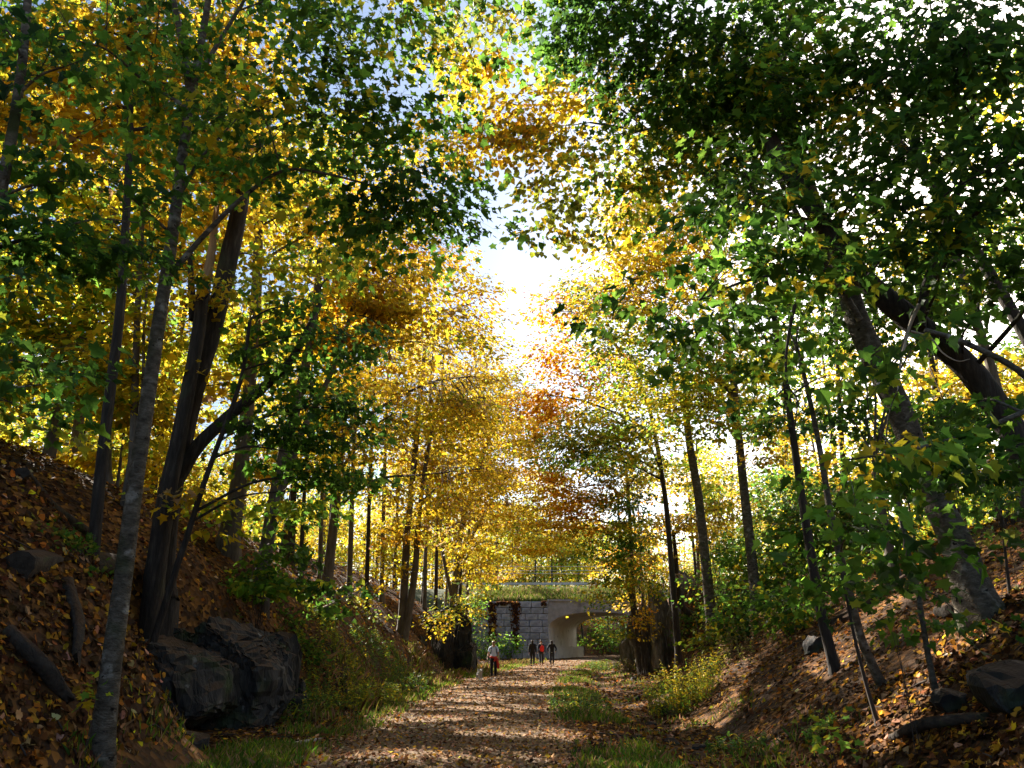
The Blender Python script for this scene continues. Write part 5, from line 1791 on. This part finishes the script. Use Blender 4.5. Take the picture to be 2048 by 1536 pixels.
# ------------------------------------------------------------------ people and the dog
M_SKIN = plain('skin', (0.42, 0.25, 0.17), 0.55, 0, .05)
M_HAIR = plain('dark_hair', (0.012, 0.009, 0.008), 0.6)
M_TEE = plain('pale_blue_tee', (0.62, 0.72, 0.92), 0.85, 0, .06)
M_RED = plain('red_jacket', (0.48, 0.035, 0.02), 0.7, 0, .12)
M_HOT = plain('bright_red_cloth', (0.75, 0.03, 0.03), 0.6, 0, .08)
M_BLACK = plain('black_cloth', (0.012, 0.012, 0.016), 0.85)
M_NAVY = plain('navy_cloth', (0.02, 0.025, 0.05), 0.85)
M_JEAN = plain('dark_jeans', (0.025, 0.03, 0.045), 0.85)
M_SHOE = plain('grey_shoe', (0.25, 0.25, 0.27), 0.7)
M_WSHOE = plain('white_shoe', (0.7, 0.7, 0.7), 0.6)
M_EYE = plain('eye', (0.02, 0.015, 0.012), 0.3)
M_LIP = plain('lips', (0.35, 0.12, 0.10), 0.5)
M_STRAP = plain('backpack_strap', (0.03, 0.035, 0.06), 0.8)
M_FURW = plain('white_fur', (0.62, 0.60, 0.57), 0.9, 0, .15)
M_FURG = plain('grey_fur', (0.10, 0.10, 0.115), 0.9, 0, .25)
M_CHECK = plain('plaid_shirt_hem', (0.35, 0.34, 0.36), 0.9, 0, .5, 60)
M_LEASH = plain('leash', (0.25, 0.10, 0.05), 0.7)


def skin(name, verts, edges, radii, mat, parent, root=0, sub=2):
    me = bpy.data.meshes.new(name + '_cage')
    me.from_pydata([tuple(map(float, v)) for v in verts], edges, [])
    ob = bpy.data.objects.new(name + '_cage', me)
    COL.objects.link(ob)
    md = ob.modifiers.new('s', 'SKIN')
    for i, r in enumerate(radii):
        sv = me.skin_vertices[0].data[i]
        sv.radius = (r, r) if np.isscalar(r) else r
        sv.use_root = i == root
    md.use_smooth_shade = True
    m2 = ob.modifiers.new('u', 'SUBSURF')
    m2.levels = m2.render_levels = sub
    dg = bpy.context.evaluated_depsgraph_get()
    out = bpy.data.meshes.new_from_object(ob.evaluated_get(dg))
    out.name = name
    bpy.data.objects.remove(ob)
    bpy.data.meshes.remove(me)
    out.materials.clear()
    return link(name, out, mat, parent)


def ell(parent, name, c, r, mat, seg=14):
    bm = bmesh.new()
    bmesh.ops.create_uvsphere(bm, u_segments=seg, v_segments=seg - 4, radius=1)
    for v in bm.verts:
        v.co = Vector((v.co.x * r[0] + c[0], v.co.y * r[1] + c[1], v.co.z * r[2] + c[2]))
    me = bpy.data.meshes.new(name)
    bm.to_mesh(me)
    bm.free()
    for pl in me.polygons:
        pl.use_smooth = True
    return link(name, me, mat, parent)


def person(label, xy, rotz, h, stride, arms, top_mat, leg_mat, shoe_mat, hair='short', sleeve='long', jacket=.0, group=None):
    """Local frame: facing -Y, feet on z = 0, unit height scaled to h. stride = (left leg, right leg) forward offsets of the feet;
    arms = ((elbow dx, dy, dz), (wrist dx, dy, dz)) for left and right."""
    x, y = xy
    t = thing('person', (x, y, float(path_z(x, y)) if abs(x - pc(y)) < 2.3 else float(H(x, y))), label, 'person', group, rotz)
    t.scale = (h / 1.70,) * 3
    V, E, R = [], [], []

    def add(p, r, par=None):
        V.append(p)
        R.append(r)
        if par is not None:
            E.append((par, len(V) - 1))
        return len(V) - 1
    pel = add((0, 0, .93), (.135, .10))
    wa = add((0, 0, 1.06), (.118, .085), pel)
    ch = add((0, 0, 1.24), (.14, .10), wa)
    sh = add((0, .0, 1.38), (.10, .075), ch)
    nk = add((0, .005, 1.455), .052, sh)
    hb = add((0, -.005, 1.53), (.068, .075), nk)
    hd = add((0, -.008, 1.61), (.078, .092), hb)
    add((0, 0, 1.672), (.06, .07), hd)
    add((0, -.105, 1.575), .014, hb)
    legs = []
    for sgn, st in ((1, stride[0]), (-1, stride[1])):
        hip = add((sgn * .085, 0, .88), .092, pel)
        kn = add((sgn * .09, st * .5 - .03, .50), .060, hip)
        lift = .06 if st > .12 else .0
        an = add((sgn * .09, st, .09 + lift), .040, kn)
        to = add((sgn * .10, st - .13, .035 + lift * .3), .034, an)
        legs.append(((sgn * .085, 0, .88), (sgn * .09, st * .5 - .03, .50), (sgn * .09, st, .09 + lift), (sgn * .10, st - .14, .04 + lift * .3)))
    armp = []
    for sgn, (el_, wr_) in ((1, arms[0]), (-1, arms[1])):
        s0 = (sgn * .165, 0, 1.365)
        e0 = (s0[0] + sgn * el_[0], s0[1] + el_[1], s0[2] + el_[2])
        w0 = (e0[0] + sgn * wr_[0], e0[1] + wr_[1], e0[2] + wr_[2])
        a1 = add(s0, .052, sh)
        a2 = add(e0, .040, a1)
        a3 = add(w0, .028, a2)
        u_ = np.array(w0) - np.array(e0)
        u_ = u_ / np.linalg.norm(u_)
        add(tuple(np.array(w0) + u_ * .07), (.038, .022), a3)
        armp.append((s0, e0, w0, u_))
    body = skin('body', V, E, R, M_SKIN, t, 0, 2)
    g = Geo()
    for sgn, (s0, e0, w0, u_) in zip((1, -1), armp):
        side = np.array([0, -1., 0])
        nn = unit(np.cross(u_, side))
        for k, (off, ln) in enumerate(((-.026, .058), (-.009, .072), (.009, .078), (.026, .07))):
            b = np.array(w0) + u_ * .075 + side * off
            tube(g, np.array([b - u_ * .02, b + u_ * ln * .5, b + u_ * ln * .85 - nn * sgn * .012, b + u_ * ln - nn * sgn * .028]), [.0095, .009, .008, .006], 6)
        b = np.array(w0) + u_ * .03 + side * .025
        tube(g, np.array([b, b + side * .028 + u_ * .025, b + side * .034 + u_ * .055]), [.011, .010, .007], 6)
    me = g.mesh('hands')
    bm = bmesh.new()
    bm.from_mesh(body.data)
    bm.from_mesh(me)
    bm.to_mesh(body.data)
    bm.free()
    for pl in body.data.polygons:
        pl.use_smooth = True
    # trousers
    V, E, R = [], [], []
    pel = add((0, 0, .94), (.15, .115))
    add((0, 0, 1.04), (.135, .10), pel)
    for (a, b, c, d_) in legs:
        i1 = add((a[0], a[1], a[2] - .02), .106, pel)
        i2 = add(b, .074, i1)
        i3 = add((c[0], c[1], c[2] + .03), .056, i2)
    skin('trousers', V, E, R, leg_mat, t, 0, 2)
    for (a, b, c, d_) in legs:
        V, E, R = [], [], []
        i1 = add((c[0], c[1] + .03, c[2] - .035), .05)
        i2 = add((c[0], c[1] - .05, c[2] - .045), .048, i1)
        add((d_[0], d_[1] - .02, d_[2] - .0), .04, i2)
        skin('shoe', V, E, R, shoe_mat, t, 0, 1)
    # top
    V, E, R = [], [], []
    k = 1 + jacket
    lo = .93 if not jacket else .86
    pel = add((0, 0, lo), (.155 * k, .115 * k))
    wa = add((0, 0, 1.08), (.138 * k, .105 * k), pel)
    ch = add((0, 0, 1.24), (.158 * k, .118 * k), wa)
    sh = add((0, .0, 1.385), (.11 * k, .088 * k), ch)
    add((0, .005, 1.44), .066, sh)
    for (s0, e0, w0, u_) in armp:
        a1 = add(s0, .066 * k, sh)
        if sleeve == 'long':
            a2 = add(e0, .054 * k, a1)
            add(w0, .042 * k, a2)
        else:
            m = np.array(s0) * .25 + np.array(e0) * .75
            add(tuple(m), .062, a1)
    skin('top', V, E, R, top_mat, t, 0, 2)
    # hair
    V, E, R = [], [], []
    i0 = add((0, .018, 1.655), (.088, .095))
    i1 = add((0, .045, 1.60), (.083, .075), i0)
    if hair == 'long':
        i2 = add((0, .07, 1.50), (.085, .05), i1)
        i3 = add((0, .085, 1.38), (.09, .045), i2)
        add((0, .095, 1.25), (.06, .03), i3)
    elif hair == 'hood':
        i2 = add((0, .05, 1.50), (.10, .085), i1)
        add((0, .05, 1.43), (.11, .09), i2)
    else:
        add((0, .05, 1.55), (.06, .05), i1)
    skin('hair' if hair != 'hood' else 'hood', V, E, R, M_HAIR, t, 0, 2)
    for sgn in (1, -1):
        ell(t, 'eye', (sgn * .03, -.085, 1.612), (.013, .010, .008), M_EYE, 10)
        ell(t, 'ear', (sgn * .082, .0, 1.59), (.012, .022, .034), M_SKIN, 10)
    ell(t, 'mouth', (0, -.083, 1.535), (.024, .010, .008), M_LIP, 10)
    return t


wx, wy = 37.5 * (987 - 1024) / 1695, 37.5
woman = person('person in pale blue T-shirt and black leggings walking a dog towards us', (wx, wy), math.radians(4), 1.66, (.10, -.14),
               (((.05, .03, -.27), (.03, -.10, -.22)), ((.07, .05, -.26), (.05, -.14, -.20))), M_TEE, M_BLACK, M_SHOE, 'short', 'short')
# sunglasses, straps, waist jacket
g = Geo()
box(g, (.032, -.098, 1.612), (.052, .012, .03))
box(g, (-.032, -.098, 1.612), (.052, .012, .03))
box(g, (0, -.098, 1.618), (.02, .01, .008))
link('sunglasses', g.mesh('sunglasses', smooth=False), M_EYE, woman)
for sgn in (1, -1):
    g = Geo()
    tube(g, catmull([(sgn * .10, .10, 1.36), (sgn * .105, .02, 1.455), (sgn * .105, -.11, 1.36), (sgn * .115, -.135, 1.2), (sgn * .145, -.05, 1.10)], 4), np.full(17, .016), 6)
    link('backpack_strap', g.mesh('backpack_strap'), M_STRAP, woman)
g = Geo()
rock_geo(g, (0, .17, 1.24), (.30, .18, .42), 5, cuts=6, sub=3)
link('backpack', g.mesh('backpack'), M_STRAP, woman)
bmv = []
V = [(0, -.02, .97), (.10, -.09, .93), (.16, .0, .95), (.10, .10, .95), (-.08, .10, .95), (-.15, 0, .96), (-.08, -.10, .95), (.17, -.09, .80), (.20, -.10, .62), (.22, -.08, .45), (.06, -.14, .84), (.0, -.13, .78)]
skin('waist_jacket', V, [(1, 2), (2, 3), (3, 4), (4, 5), (5, 6), (6, 1), (1, 7), (7, 8), (8, 9), (1, 10), (10, 11), (0, 1)],
     [.03, .055, .06, .06, .06, .055, .05, .065, .07, .055, .05, .03], M_RED, woman, 1, 2)

GP = 'people walking away towards the bridge'
aw = math.pi
p3 = [58 * (v - 1024) / 1685 for v in (1065, 1083, 1103)]
person('person all in black with long dark hair, leftmost of three walking away', (p3[0], 58.0), aw, 1.76, (.06, -.05), (((.05, .0, -.27), (.0, -.05, -.24)), ((.05, .02, -.27), (.01, -.06, -.23))), M_BLACK, M_BLACK, M_BLACK, 'long', 'long', .16, GP)
q = person('person in navy top with bright red pack, in the middle of three walking away', (p3[1], 58.5), aw + .1, 1.74, (.20, -.12), (((.04, .06, -.27), (.0, -.14, -.2)), ((.04, -.02, -.27), (.0, -.12, -.2))), M_NAVY, M_JEAN, M_SHOE, 'short', 'long', .06, GP)
g = Geo()
rock_geo(g, (-.03, .17, 1.12), (.30, .16, .40), 9, cuts=5, sub=3)
link('red_pack', g.mesh('red_pack'), M_HOT, q)
q = person('person in dark hooded jacket with plaid hem and white shoes, rightmost of three walking away', (p3[2], 57.2), aw - .08, 1.72, (-.10, .14), (((.13, .04, -.24), (-.05, -.14, -.16)), ((.13, .04, -.24), (-.05, -.14, -.16))), M_BLACK, M_JEAN, M_WSHOE, 'hood', 'long', .12, GP)
V = [(0, 0, .84), (0, 0, .93)]
skin('shirt_hem', V, [(0, 1)], [(.168, .13), (.172, .132)], M_CHECK, q, 0, 2)

# dog
dx, dy = 36.3 * (959 - 1024) / 1695, 36.3
dog = thing('dog', (dx, dy, float(path_z(dx, dy)) if abs(dx - pc(dy)) < 2.3 else float(H(dx, dy))), 'small grey and white dog on a leash beside the person in pale blue', 'dog', None, .25)
V = [(0, .20, .27), (0, .0, .26), (0, -.14, .28), (0, -.22, .37), (0, -.27, .43), (0, -.36, .405), (0, -.40, .40),
     (.055, .20, .24), (.065, .17, .16), (.065, .235, .09), (.065, .22, .015), (-.055, .20, .24), (-.065, .17, .16), (-.065, .235, .09), (-.065, .22, .015),
     (.055, -.13, .22), (.058, -.11, .12), (.058, -.13, .015), (-.055, -.13, .22), (-.058, -.17, .12), (-.058, -.20, .015),
     (0, .30, .33), (0, .36, .42), (0, .33, .49), (.05, -.245, .475), (-.05, -.245, .475)]
E = [(1, 0), (1, 2), (2, 3), (3, 4), (4, 5), (5, 6), (0, 7), (7, 8), (8, 9), (9, 10), (0, 11), (11, 12), (12, 13), (13, 14), (2, 15), (15, 16), (16, 17), (2, 18), (18, 19), (19, 20), (0, 21), (21, 22), (22, 23), (4, 24), (4, 25)]
R = [(.085, .09), (.088, .085), (.095, .105), .065, .068, .04, .026, .055, .038, .022, .024, .055, .038, .022, .024, .042, .025, .024, .042, .025, .024, .028, .024, .018, .02, .02]
skin('body', V, E, R, M_FURW, dog, 1, 2)
V = [(0, .20, .285), (0, .03, .278), (0, -.12, .30)]
skin('saddle_patch', V, [(0, 1), (1, 2)], [(.088, .085), (.091, .085), (.094, .095)], M_FURG, dog, 1, 2)
for sgn in (1, -1):
    V = [(sgn * .045, -.25, .475), (sgn * .085, -.26, .455), (sgn * .095, -.27, .40)]
    skin('ear', V, [(0, 1), (1, 2)], [.024, .028, .018], M_FURG, dog, 0, 1)
    ell(dog, 'eye', (sgn * .028, -.325, .445), (.009, .008, .009), M_EYE, 8)
ell(dog, 'nose', (0, -.425, .405), (.016, .012, .012), M_EYE, 8)
g = Geo()
hand = np.array([wx - .33, wy - .1, .86])
tube(g, catmull([hand, hand * .5 + np.array([dx, dy - .2, .38]) * .5 - [0, 0, .12], (dx, dy - .2, .42)], 6), np.full(13, .008), 5)
tag(link('leash', g.mesh('leash'), M_LEASH), 'thin brown leash from the hand of the person in pale blue to the dog', 'leash')
